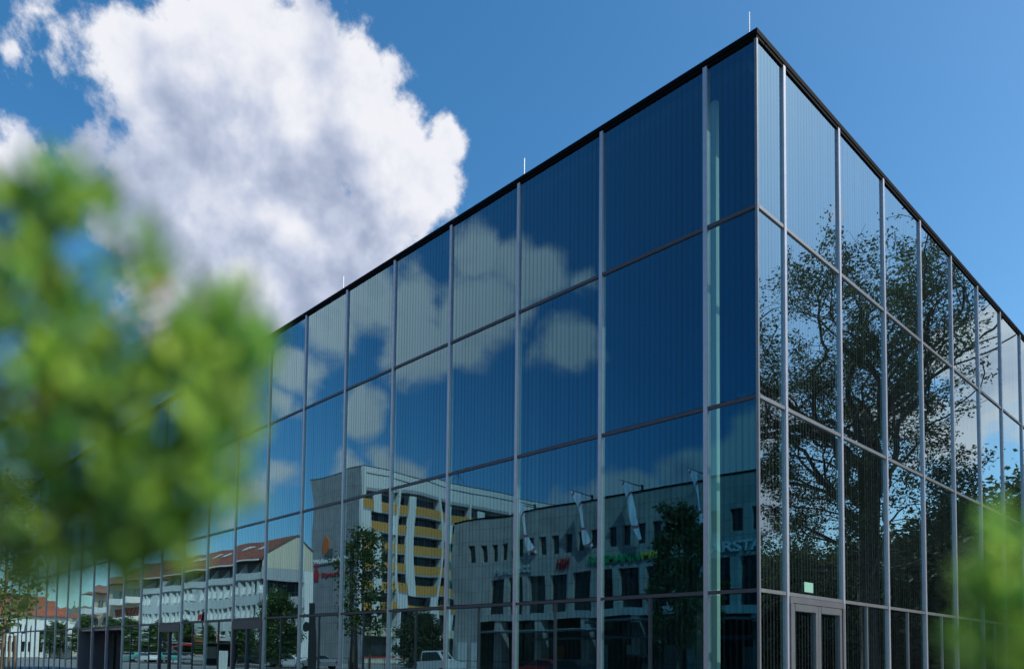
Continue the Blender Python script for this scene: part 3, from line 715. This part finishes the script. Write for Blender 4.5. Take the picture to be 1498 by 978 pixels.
# ---------------------------------------------------------------- trees
def leaf_cloud(pts, nrm_rng, n_per, spread, size, seed, long=1.7, droop=.3):
    """folded four-cornered leaves scattered round twig points"""
    r = np.random.default_rng(seed); P = np.repeat(np.array(pts), n_per, 0)
    n = len(P); P = P + r.normal(0, 1, (n, 3))*np.array(spread)
    d = r.normal(0, 1, (n, 3)); d[:, 2] -= droop; d /= np.linalg.norm(d, axis=1)[:, None]
    e = r.normal(0, 1, (n, 3)); e -= d*(e*d).sum(1)[:, None]; e /= np.linalg.norm(e, axis=1)[:, None]
    s = size*r.uniform(.6, 1.25, n)[:, None]
    nn = np.cross(d, e)
    a = P; b = P+d*s*long*.5+e*s*.5+nn*s*.12; c = P+d*s*long; f = P+d*s*long*.5-e*s*.5+nn*s*.12
    V = np.stack([a, b, c, f], 1).reshape(-1, 3)
    return V
def leaf_obj(V, name, mat, parent):
    n = len(V)//4
    me = bpy.data.meshes.new(name); me.vertices.add(len(V)); me.vertices.foreach_set('co', V.astype(np.float32).ravel())
    me.loops.add(n*4); me.loops.foreach_set('vertex_index', np.arange(n*4, dtype=np.int32))
    me.polygons.add(n); me.polygons.foreach_set('loop_start', np.arange(0, n*4, 4, dtype=np.int32)); me.polygons.foreach_set('loop_total', np.full(n, 4, dtype=np.int32))
    me.update(calc_edges=True); me.materials.append(M[mat])
    o = bpy.data.objects.new(name, me); COL.objects.link(o); o.parent = parent; return o
def grow(mb, tips, p, d, length, rad, lvl, r, spec):
    """curving limb that forks until it ends in twig tips"""
    n = 5 if lvl > 1 else 3; pts = [p.copy()]; q = p.copy(); dd = d.copy()
    for i in range(n):
        dd = (dd + Vector((r.gauss(0, 1), r.gauss(0, 1), r.gauss(0, .6)))*spec['wob'] + Vector((0, 0, spec['lift']))).normalized()
        q = q + dd*(length/n); pts.append(q.copy())
        if lvl <= 2: tips.append(tuple(q))
    e = rad*spec['taper']
    mb.tube(pts, [rad+(e-rad)*i/n for i in range(n+1)], 7 if rad > .08 else (5 if rad > .03 else 3), False)
    if lvl == 0: return
    k = r.choice(spec['forks'])
    if q.x < -4.6 or q.z > 23.6 or abs(q.x) > 7.5: return
    for j in range(k):
        t = 1.0 if j == 0 else r.uniform(.35, 1.0)
        idx = t*n; i0 = min(n-1, int(idx)); base = pts[i0].lerp(pts[i0+1], idx-i0)
        ang = r.uniform(*spec['ang'])*(.55 if j == 0 else 1); az = r.uniform(0, 2*math.pi)
        a = dd.cross(Vector((0, 0, 1))); a = a.normalized() if a.length > .1 else Vector((1, 0, 0)); b = dd.cross(a)
        nd = (dd*math.cos(ang)+(a*math.cos(az)+b*math.sin(az))*math.sin(ang)).normalized()
        grow(mb, tips, base, nd, length*r.uniform(*spec['len']), e*(.9 if j == 0 else .68), lvl-1, r, spec)

# the old park tree
BT = tag(empty('old_park_tree', (7.4, 24.9, 0)), 'large old spreading tree with open dark crown, mirrored in the side facade', 'tree')
r = random.Random(23); tips = []; mb = MB()
mb.tube([(0, 0, -.1), (.03, 0, 1.5), (.05, .05, 5), (-.02, .1, 9.0), (.05, .1, 11.2)], [.60, .45, .40, .38, .34], 12, False)
spec = dict(wob=.27, lift=.03, taper=.68, forks=(2, 3, 3), ang=(.35, .95), len=(.62, .88))
# limbs: (azimuth deg, lean, length, radius, z)
for az, lean, ln, rd, z in ((5, .38, 4.2, .26, 10.6), (170, .42, 4.2, .25, 10.2), (95, .10, 4.9, .26, 11.4), (20, .18, 4.9, .22, 11.6), (-2, .62, 4.6, .20, 10.4), (22, .85, 4.4, .16, 9.6), (-20, .6, 4.4, .16, 10.9), (8, .95, 4.6, .14, 8.2), (250, .3, 4.0, .22, 10.8), (185, .75, 4.0, .18, 8.6), (-8, .8, 3.9, .18, 8.0), (60, .7, 3.6, .15, 8.4), (130, .65, 3.8, .16, 9.2), (300, .7, 3.7, .16, 8.9), (275, .9, 3.4, .13, 7.2), (350, 1.15, 3.4, .13, 6.6), (30, .25, 4.2, .2, 10.9),
        (195, 1.35, 3.2, .11, 6.2), (15, 1.45, 3.2, .11, 5.8), (240, 1.4, 3.0, .10, 5.4), (310, 1.45, 3.0, .10, 5.2), (160, 1.5, 3.0, .10, 5.6), (340, 1.5, 3.4, .10, 6.0)):
    a = R(az); dv = Vector((math.cos(a)*math.sin(lean), math.sin(a)*math.sin(lean), math.cos(lean)))
    grow(mb, tips, Vector((0, .08, z)), dv, ln, rd*.84, 5, r, spec)
print('big tree tips', len(tips))
mb.build('trunk', 'bark', BT, True)
tp = np.array(tips); tp = tp[(tp[:, 2] > 4.5) & (tp[:, 0] > -5.4)]
from mathutils import noise as mnoise
sel = np.array([mnoise.noise(Vector(q)*.75) > -.06 for q in tp]) & (np.random.default_rng(4).random(len(tp)) < min(1, 12000/len(tp)))
leaf_obj(leaf_cloud(tp[sel], None, 12, (.19, .19, .16), .082, 3), 'crown', 'leafdark', BT)

def bushy_tree(name, label, cat, loc, h, rad, trunk_h, tr, nclump, per, size, mat, seed, group=None, bark='barkyoung', zc=None):
    t = tag(empty(name, loc), label, cat, group)
    r = random.Random(seed); mb = MB()
    top = Vector((r.uniform(-.15, .15), r.uniform(-.15, .15), h*.93))
    mb.tube([(0, 0, -.05), (0, 0, trunk_h*.5), (top.x*.3, top.y*.3, trunk_h), tuple(top)], [tr*1.25, tr, tr*.85, tr*.18], 8, False)
    pts = []
    for k in range(nclump):
        u = ((k+.5)/nclump); z = trunk_h*.9+(h-trunk_h*.9)*u
        prof = math.sin(math.pi*min(1, (u*.86+.12)))**.7
        a = k*2.4+r.uniform(-.5, .5); rr = rad*prof*r.uniform(.45, 1.05)
        c = Vector((math.cos(a)*rr, math.sin(a)*rr, z+r.uniform(-.2, .2)))
        b0 = Vector((0, 0, max(trunk_h*.7, z-rr*.75)))
        mid = b0.lerp(c, .5)+Vector((0, 0, rr*.12))
        mb.tube([b0, mid, c], [tr*.35, tr*.22, tr*.08], 4, False)
        for q in range(5):
            pts.append((c.x+r.gauss(0, rad*.13), c.y+r.gauss(0, rad*.13), c.z+r.gauss(0, rad*.13)))
    mb.build('trunk', bark, t, True)
    leaf_obj(leaf_cloud(pts, None, per, (rad*.12,)*3, size, seed), 'crown', mat, t)
    return t
# dark trees behind the big one (they fill the lower glass of the side front)
GRP = 'dark background trees along the park edge'
for k, (x, y, h, rad, lab) in enumerate(((16.5, 36, 8.3, 3.2, 'low dark leafy tree at the corner end of the park tree row'), (13.0, 38, 8.8, 3.4, 'low dark leafy tree just left of the old tree trunk in the park tree row'),
    (9.5, 37, 8.8, 3.4, 'low dark leafy tree standing behind the old tree trunk'), (6.3, 37, 10.5, 3.4, 'middle-height dark leafy tree just right of the old tree trunk'),
    (3.4, 37.5, 11.5, 3.4, 'tall dark leafy tree in the right part of the park tree row'), (.6, 39, 11.0, 3.2, 'dark leafy tree at the far right end of the park tree row'), (20, 37, 8.8, 3.4, 'low dark leafy tree beyond the corner end of the park tree row'))):
    bushy_tree('park_tree', lab, 'tree', (x, y, 0), h, rad, .9, .16, 62, 42, .20, 'leafdark', 40+k, GRP, 'bark')
HG = tag(empty('tall_hedge', (9, 42, 0)), 'tall dark hedge running behind the park trees', 'hedge')
r = random.Random(77); pts = []
for k in range(2600): pts.append((r.uniform(-11, 16), r.uniform(-1.0, .8), r.uniform(.1, 8.6+.5*math.sin(k*.7)+r.gauss(0, .3))))
mb = MB()
for k in range(28): mb.tube([(-10.5+k*.98, 0, 0), (-10.4+k*.98, .1, 4), (-10.5+k*.98, 0, 7.5)], [.09, .06, .02], 5, False)
mb.build('stems', 'bark', HG)
leaf_obj(leaf_cloud(pts, None, 16, (.3, .3, .3), .22, 78), 'foliage', 'leafdark', HG)
bushy_tree('street_tree', 'tall leafy street tree in front of the KARSTADT lettering of the shopping centre', 'tree', (-14.1, -19.2, 0), 9.0, 1.45, 2.8, .08, 40, 40, .125, 'leafmid', 61, 'street trees')
bushy_tree('street_tree', 'partly hidden street tree close to the pale KARSTADT letters', 'tree', (-18.6, -30.0, 0), 7.3, .9, 3.4, .08, 18, 30, .13, 'leafmid', 62, 'street trees')
bushy_tree('street_tree', 'round dense street tree in front of the cream gable end', 'tree', (-57.5, -20.9, .0), 7.0, 1.9, 1.4, .10, 50, 42, .14, 'leafmid', 63, 'street trees')
bushy_tree('street_tree', 'broad dark street tree beneath the ochre balconies', 'tree', (-59.7, -39.3, .1), 5.6, 2.3, .7, .12, 55, 46, .16, 'leafdark', 64, 'street trees')
for k, (x, y, h, rad, lab) in enumerate(((-88, -31.9, 5.6, 1.5, 'small street tree before the nearest windows of the red-roofed row building'), (-99, -31.9, 5.4, 1.3, 'second small street tree along the red-roofed row building'),
    (-107, -32, 5.8, 1.4, 'third small street tree along the red-roofed row building'), (-118, -32, 6, 1.7, 'small street tree before the farthest part of the red-roofed row building'),
    (-131, -32, 6.8, 2.2, 'bushy street tree where the beige row building starts'), (-140, -32, 7.2, 2.4, 'bushy street tree before the brown-roofed beige building'), (-150, -30, 7.5, 2.6, 'wide tree standing between the beige building and the white house'),
    (-158, -27, 6.8, 2.4, 'tree hiding the right corner of the white house'), (-154, -15.5, 6.6, 2.2, 'tree hiding the left corner of the white house'))):
    bushy_tree('street_tree', lab, 'tree', (x, y, 0), h, rad, 1.6, .10, 36, 26, .22, 'leafmid', 70+k, 'street trees')
# the staked sapling by the facade, seen directly at the left edge and again in the glass
SP = tag(empty('staked_sapling', (-22.95, -7.1, 0)), 'young maple sapling with wooden stakes standing near the glass front', 'tree')
mb = MB(); pts = []; r = random.Random(9)
mb.tube([(0, 0, 0), (.03, 0, 1.6), (-.02, .03, 3.2), (.05, 0, 5.2), (0, 0, 7.4)], [.07, .06, .05, .035, .012], 7, False)
for k in range(26):
    z = 2.3+k*.19; a = k*2.4; ln = (1.3 if z < 5 else 1.3-(z-5)*.42)*r.uniform(.75, 1.15)
    q0 = Vector((0, 0, z)); q1 = q0+Vector((math.cos(a)*ln*.5, math.sin(a)*ln*.5, ln*.22)); q2 = q0+Vector((math.cos(a)*ln, math.sin(a)*ln, ln*.55))
    mb.tube([q0, q1, q2], [.022, .015, .006], 4, False)
    for t in (.4, .6, .8, .9, 1.0): q = q0.lerp(q2, t); pts += [tuple(q+Vector((r.gauss(0, .12), r.gauss(0, .12), r.gauss(0, .12))))]
mb.build('trunk', 'barkyoung', SP, True)
leaf_obj(leaf_cloud(pts, None, 26, (.17, .17, .15), .12, 5, 1.2, .5), 'crown', 'leafyoung', SP)
for dx, dy in ((-.45, .3), (.45, .3), (0, -.5)):
    MB().tube([(dx, dy, 0), (dx*.9, dy*.9, 2.1)], .04, 6).build('stake', 'barkyoung', SP)

# ---------------------------------------------------------------- two garden shrubs right beside the camera
def near_shrub(label, root, clusters, body, bodyr, seed, via, unit=.0073):
    t = tag(empty('leafy_shrub', root), label, 'shrub')
    r = random.Random(seed); mb = MB(); rt = Vector(root); V = []; V2 = []
    rng = np.random.default_rng(seed)
    def shoot(c, rad, dens):
        c = Vector(c)
        for s in range(dens):
            tip = c+Vector((r.gauss(0, .45), r.gauss(0, .45), r.gauss(0, .5)))*rad
            dirv = Vector((r.gauss(0, .35), r.gauss(0, .35), 1)).normalized()
            ln = max(.016, rad*.9)
            b = tip-dirv*ln
            mb.tube([b-rt, tip-rt], [.0011, .0006], 4, False)
            nl = 7
            for k in range(nl):
                u = k/(nl-1); P = b.lerp(tip, u)
                a = k*2.4+r.uniform(-.3, .3); out = Vector((math.cos(a), math.sin(a), .35+u*.8)).normalized()
                side = out.cross(dirv); side = side.normalized() if side.length > .01 else Vector((1, 0, 0))
                L = r.uniform(.014, .021); W = L*.42
                nrm = out.cross(side).normalized()
                for q in (P, P+out*L*.45+side*W*.5+nrm*W*.1, P+out*L, P+out*L*.45-side*W*.5+nrm*W*.1): V.append(tuple(q-rt))
        return c
    for c, rad in clusters:
        dens = max(2, int((rad/unit)**1.9))
        shoot(c, rad, dens)
        cc = Vector(c); v = Vector(via)+Vector((r.gauss(0, .015), r.gauss(0, .015), (cc.z-via[2])*.5))
        mb.tube([rt+Vector((r.gauss(0, .05), r.gauss(0, .05), 0))-rt, v*.55+rt*.45+Vector((0, 0, .25))-rt, v-rt, cc-rt], [.006, .005, .003, .0012], 5, False)
    for k in range(150):
        a = r.uniform(0, 6.28); z = r.uniform(.35, 1.0)*body[2]; rr = bodyr*math.sqrt(r.random())*(.55+.45*math.sin(math.pi*z/body[2]/1.1))
        c = Vector((body[0]+math.cos(a)*rr, body[1]+math.sin(a)*rr, z))
        shoot(c, .035, 9)
        if k % 3 == 0: mb.tube([Vector((r.gauss(0, .04), r.gauss(0, .04), 0)), (c-rt)*.6+Vector((0, 0, .1)), c-rt], [.006, .004, .0015], 5, False)
    mb.build('stems', 'twiggreen', t)
    leaf_obj(np.array(V), 'foliage', 'leafnear', t)
    return t
LC = [((6.058,-12.539,1.91),.0143),((6.071,-12.525,1.913),.0113),((6.048,-12.55,1.905),.015),((6.131,-12.454,1.827),.009),((6.141,-12.442,1.82),.006),((6.100,-12.484,1.715),.022),((6.100,-12.487,1.735),.028),((6.117,-12.469,1.765),.022),((6.122,-12.462,1.785),.024),((6.045,-12.55,1.735),.03),((6.085,-12.50,1.735),.034),((6.127,-12.457,1.80),.018),((6.130,-12.453,1.822),.014),((6.108,-12.48,1.80),.026),((6.09,-12.495,1.695),.016),((6.065,-12.525,1.78),.04),((6.054,-12.542,1.893),.0188),((6.074,-12.52,1.894),.0169),((6.055,-12.538,1.856),.0301),((6.082,-12.512,1.898),.0113),((6.096,-12.494,1.857),.015),((6.1,-12.49,1.876),.0083),((6.118,-12.468,1.842),.0188),((6.126,-12.46,1.85),.0094),((6.056,-12.533,1.803),.0414),((6.089,-12.497,1.804),.0376),((6.12,-12.464,1.808),.0226),((6.065,-12.519,1.747),.0414),((6.098,-12.484,1.759),.0357),((6.122,-12.46,1.775),.0207),((6.084,-12.496,1.714),.0226),((6.051,-12.531,1.71),.0226),((6.136,-12.448,1.816),.0094),((6.102,-12.477,1.718),.015),((6.072,-12.517,1.83),.0338),((6.103,-12.484,1.831),.0226),((6.116,-12.464,1.748),.0188),((6.048,-12.547,1.882),.0226)]
RC = [((6.420,-12.134,1.722),.0165),((6.402,-12.15,1.700),.010),((6.412,-12.138,1.690),.019),((6.393,-12.156,1.664),.009),((6.415,-12.133,1.660),.022),((6.403,-12.145,1.650),.014)]
near_shrub('bushy green shrub filling the left edge of the view, close and out of focus', (5.86, -12.90, 0), LC, (5.86, -12.90, 1.85), .24, 3, (5.93, -12.68, 1.62))
near_shrub('small green shrub in the lower right corner, close and out of focus', (6.98, -12.03, 0), RC, (6.98, -12.03, 1.65), .24, 5, (6.60, -12.03, 1.58), .0056)

# ---------------------------------------------------------------- vehicles and street furniture
def car_parts(t, paint, L=4.3, H=1.45, van=False):
    W = .86
    if van: prof = [(-2.3, .35), (-2.3, 1.05), (-.55, 1.1), (-.5, 1.95), (.9, 2.0), (1.6, 1.25), (2.4, 1.05), (2.5, .6), (2.45, .35)]; roof = [(-.42, 1.15), (-.40, 1.85), (.85, 1.9), (1.45, 1.27)]
    else: prof = [(-2.1, .35), (-2.15, .8), (-1.95, .98), (-1.35, 1.02), (-.75, H-.02), (.35, H), (1.0, .98), (1.95, .82), (2.15, .6), (2.12, .35)]; roof = [(-1.2, 1.0), (-.7, H-.09), (.32, H-.07), (.88, .98)]
    b = MB(); n = len(prof); base = 0
    secs = [(-W, .93), (-W*.93, 1.0), (W*.93, 1.0), (W, .93)]
    for (y, s) in secs:
        for (x, z) in prof: b.v.append((x*(1 if s == 1 else .985), y*(1-(.17*max(0, z-.95) if not van else .07*max(0, z-1.1))), z*s+.35*(1-s)))
    for k in range(3):
        for i in range(n): b.f.append((k*n+i, k*n+(i+1) % n, (k+1)*n+(i+1) % n, (k+1)*n+i))
    b.f.append(tuple(range(n-1, -1, -1))); b.f.append(tuple(3*n+i for i in range(n)))
    b.build('body', paint, t)
    for s in (-1, 1):
        g = MB(); pts = [(x, s*(W*(1-(.17*max(0, z-.95) if not van else .07*max(0, z-1.1)))+.004), z) for x, z in roof]
        g.prism(pts, (0, s*.012, 0)); g.build('side_window', 'window', t)
    ws = ((1.6, 1.25), (.9, 2.0)) if van else ((1.0, .98), (.35, H))
    def screen(p0, p1, nm):
        (xa, za), (xb, zb) = p0, p1; g = MB()
        dx, dz = xb-xa, zb-za; l = math.hypot(dx, dz); nx_, nz_ = -dz/l, dx/l
        if nz_ < 0: nx_, nz_ = -nx_, -nz_
        o = .012
        A = [(xa+dx*.1+nx_*o, -.68, za+dz*.1+nz_*o), (xa+dx*.1+nx_*o, .68, za+dz*.1+nz_*o), (xa+dx*.9+nx_*o, .62, za+dz*.9+nz_*o), (xa+dx*.9+nx_*o, -.62, za+dz*.9+nz_*o)]
        g.prism(A, (nx_*.01, 0, nz_*.01)); g.build(nm, 'window', t)
    screen(ws[0], ws[1], 'windscreen')
    screen(*(((-.55, 1.1), (-.5, 1.95)) if van else ((-1.35, 1.02), (-.75, H-.02))), 'rear_window')
    for x in (-1.35, 1.4):
        for s in (-1, 1):
            wv = MB(); wv.tube([(x, s*(W-.16), .33), (x, s*(W+.02), .33)], .33, 16); o = wv.build('wheel', 'rubber', t)
            rm = MB(); rm.tube([(x, s*(W+.021), .33), (x, s*(W+.035), .33)], .2, 12); rm.build('rim', 'carsilver', o)
    for s in (-1, 1):
        MB().box(2.08 if not van else 2.42, 2.17 if not van else 2.52, s*.5, s*.78, .62, .76).build('headlight', 'lampclear', t)
        MB().box(-2.19 if not van else -2.34, -2.1 if not van else -2.28, s*.55, s*.8, .68, .84).build('tail_light', 'lampred', t)
cars = [(-63.5, -28.9, 'carsilver', 'silver car parked just left of the round street tree'), (-68.5, -28.9, 'carwhite', 'white car parked before the gable of the row building'), (-73.5, -28.9, 'cardark', 'dark car parked between the white car and the black kiosk'),
        (-96, -28.4, 'carsilver', 'silver car parked beside the orange banners'), (-104, -28.4, 'carteal', 'teal car parked near the blue pennant'), (-110, -28.4, 'carwhite', 'white car parked near the blue pennant'), (-117, -28.4, 'carteal', 'teal car parked far down the street'),
        (-124, -28.4, 'carsilver', 'silver car parked far down the street beyond the teal ones'), (-133, -28.0, 'carwhite', 'white car parked before the beige building'), (-24.5, -24.0, 'cardark', 'dark car passing in front of the shopping centre shop windows'),
        (-32.5, -30.0, 'carred', 'red car stopped in front of the shopping centre shop windows')]
for i, (x, y, p, lab) in enumerate(cars):
    t = tag(empty('parked_car', (x, y, .01), 0 if i % 2 else math.pi), lab, 'car', 'cars along the street'); car_parts(t, p)
t = tag(empty('pickup_truck', (-41.6, -26.8, .01), 0), 'white pickup truck with a large cab in front of the tower block', 'pickup truck'); car_parts(t, 'carwhite', van=True)

t = tag(empty('crowd_barrier', (-20, -31.6, .1)), 'long thin metal street railing in front of the shopping centre', 'railing')
b = MB(); b.tube([(-70, 0, 1.05), (24, 0, 1.05)], .03, 5); b.tube([(-70, 0, .55), (24, 0, .55)], .02, 5); b.build('rail', 'darkmetal', t)
for k in range(48):
    MB().tube([(-70+k*2, 0, 0), (-70+k*2, 0, 1.05)], .025, 5).build('post', 'darkmetal', t)
t = tag(empty('lamp_mast', (-55.8, -27.9, .0)), 'tall dark mast standing in front of the grey tower end wall', 'mast')
MB().tube([(0, 0, 0), (0, 0, 12)], [.22, .17], 10).build('pole', 'darkmetal', t)
MB().box(-.9, .9, -.15, .15, 11.9, 12.1).build('crossarm', 'darkmetal', t)
t = tag(empty('advertising_pylon', (-51.5, -21.0, .0)), 'narrow dark pylon with a round disc between gable and tower', 'pylon')
MB().box(-.17, .17, -.17, .17, 0, 6).build('column', 'darkmetal', t)
q = MB(); q.prism([(-.75+.42*math.cos(k*math.pi/8), .0, 3.9+.42*math.sin(k*math.pi/8)) for k in range(16)], (0, .08, 0)); q.build('disc', 'darkmetal', t)
MB().box(-.45, -.171, .0, .06, 3.86, 3.94).build('arm', 'darkmetal', t)
t = tag(empty('traffic_light', (-78.5, -22.5, 0)), 'traffic light on a thin pole in front of the row building', 'traffic light')
MB().tube([(0, 0, 0), (0, 0, 6.0), (1.2, 0, 6.2)], .06, 6).build('pole', 'darkmetal', t)
MB().box(.5, 1.0, -.2, .2, 5.1, 6.1).build('signal_head', 'cap', t)
MB().box(-.9, -.4, -.1, .1, 5.4, 6.0).build('red_plate', 'red', t)
# dark kiosk with a grey terminal
t = tag(empty('kiosk', (-82, -27.2, 0)), 'black street kiosk with a flat roof in front of the row building', 'kiosk')
MB().box(-5.6, 1.6, -1.0, 1.0, .01, 2.55).build('body', 'cap', t); MB().box(-5.9, 1.9, -1.3, 1.3, 2.552, 2.7).build('roof', 'darkmetal', t)
MB().box(-4.8, -1.0, 1.002, 1.03, .8, 2.2).build('window', 'window', t)
t = tag(empty('ticket_machine', (-60.5, -17.0, 0)), 'slim pale grey ticket machine standing before the black kiosk', 'ticket machine')
MB().box(-.4, .4, -.25, .25, .01, 1.75).build('cabinet', 'lightwall', t); MB().box(-.2, .2, .251, .27, 1.15, 1.5).build('screen', 'window', t)
t = tag(empty('pennant', (-108.5, -31.7, .1)), 'tall blue and white pennant beside the row building', 'pennant')
MB().tube([(0, 0, 0), (0, 0, 6.4)], .04, 5).build('pole', 'rod', t); MB().prism([(.05, 0, 1.8), (.85, 0, 1.9), (.8, 0, 5.4), (.05, 0, 6.3)], (0, .03, 0)).build('flag', 'blue', t)
MB().prism([(.2, .031, 2.6), (.6, .031, 2.6), (.6, .031, 3.6), (.2, .031, 3.6)], (0, .02, 0)).build('white_mark', 'white', t)
for k, (x, lab) in enumerate(((-101.8, 'left orange banner of the three by the kiosk'), (-99.2, 'middle orange banner of the three by the kiosk'), (-95.3, 'right orange banner of the three, next to the kiosk'))):
    t = tag(empty('banner_stand', (x, -31.8, .1)), lab, 'banner', 'orange banner stands')
    MB().tube([(-.6, 0, 0), (-.6, 0, 3.9)], .03, 5).build('pole', 'rod', t); MB().prism([(-.56, 0, 1.0), (.55, 0, 1.0), (.55, 0, 3.5), (.3, 0, 3.8), (-.56, 0, 3.85)], (0, .03, 0)).build('cloth', 'orange', t)
t = tag(empty('market_stall', (-105.5, -31.0, .0)), 'small market stall with a red and white awning', 'market stall')
aw = MB(); aw.prism([(-2, -1, 2.6), (-2, 1, 2.2), (-2, 1, 2.3), (-2, -1, 2.75)], (4, 0, 0)); aw.build('awning', 'red', t)
for x in (-1.5, .1): MB().box(x, x+.8, -.97, 1.03, 2.76, 2.80).build('white_stripe', 'white', t)
MB().box(-1.9, 1.9, -.6, .6, .01, .95).build('counter', 'white', t)
for x in (-1.9, 1.9): MB().tube([(x, .8, 0), (x, .8, 2.3)], .03, 5).build('post', 'rod', t)
t = tag(empty('litter_bin', (-9.95, -10.02, .012)), 'black square litter bin on the paving at the far left edge', 'litter bin')
MB().box(-.35, .35, -.35, .35, 0, 1.62).build('body', 'cap', t); MB().box(-.38, .38, -.38, .38, 1.621, 1.72).build('lid', 'darkmetal', t)
MB().box(.351, .36, -.2, .2, 1.2, 1.4).build('slot', 'dark', t)
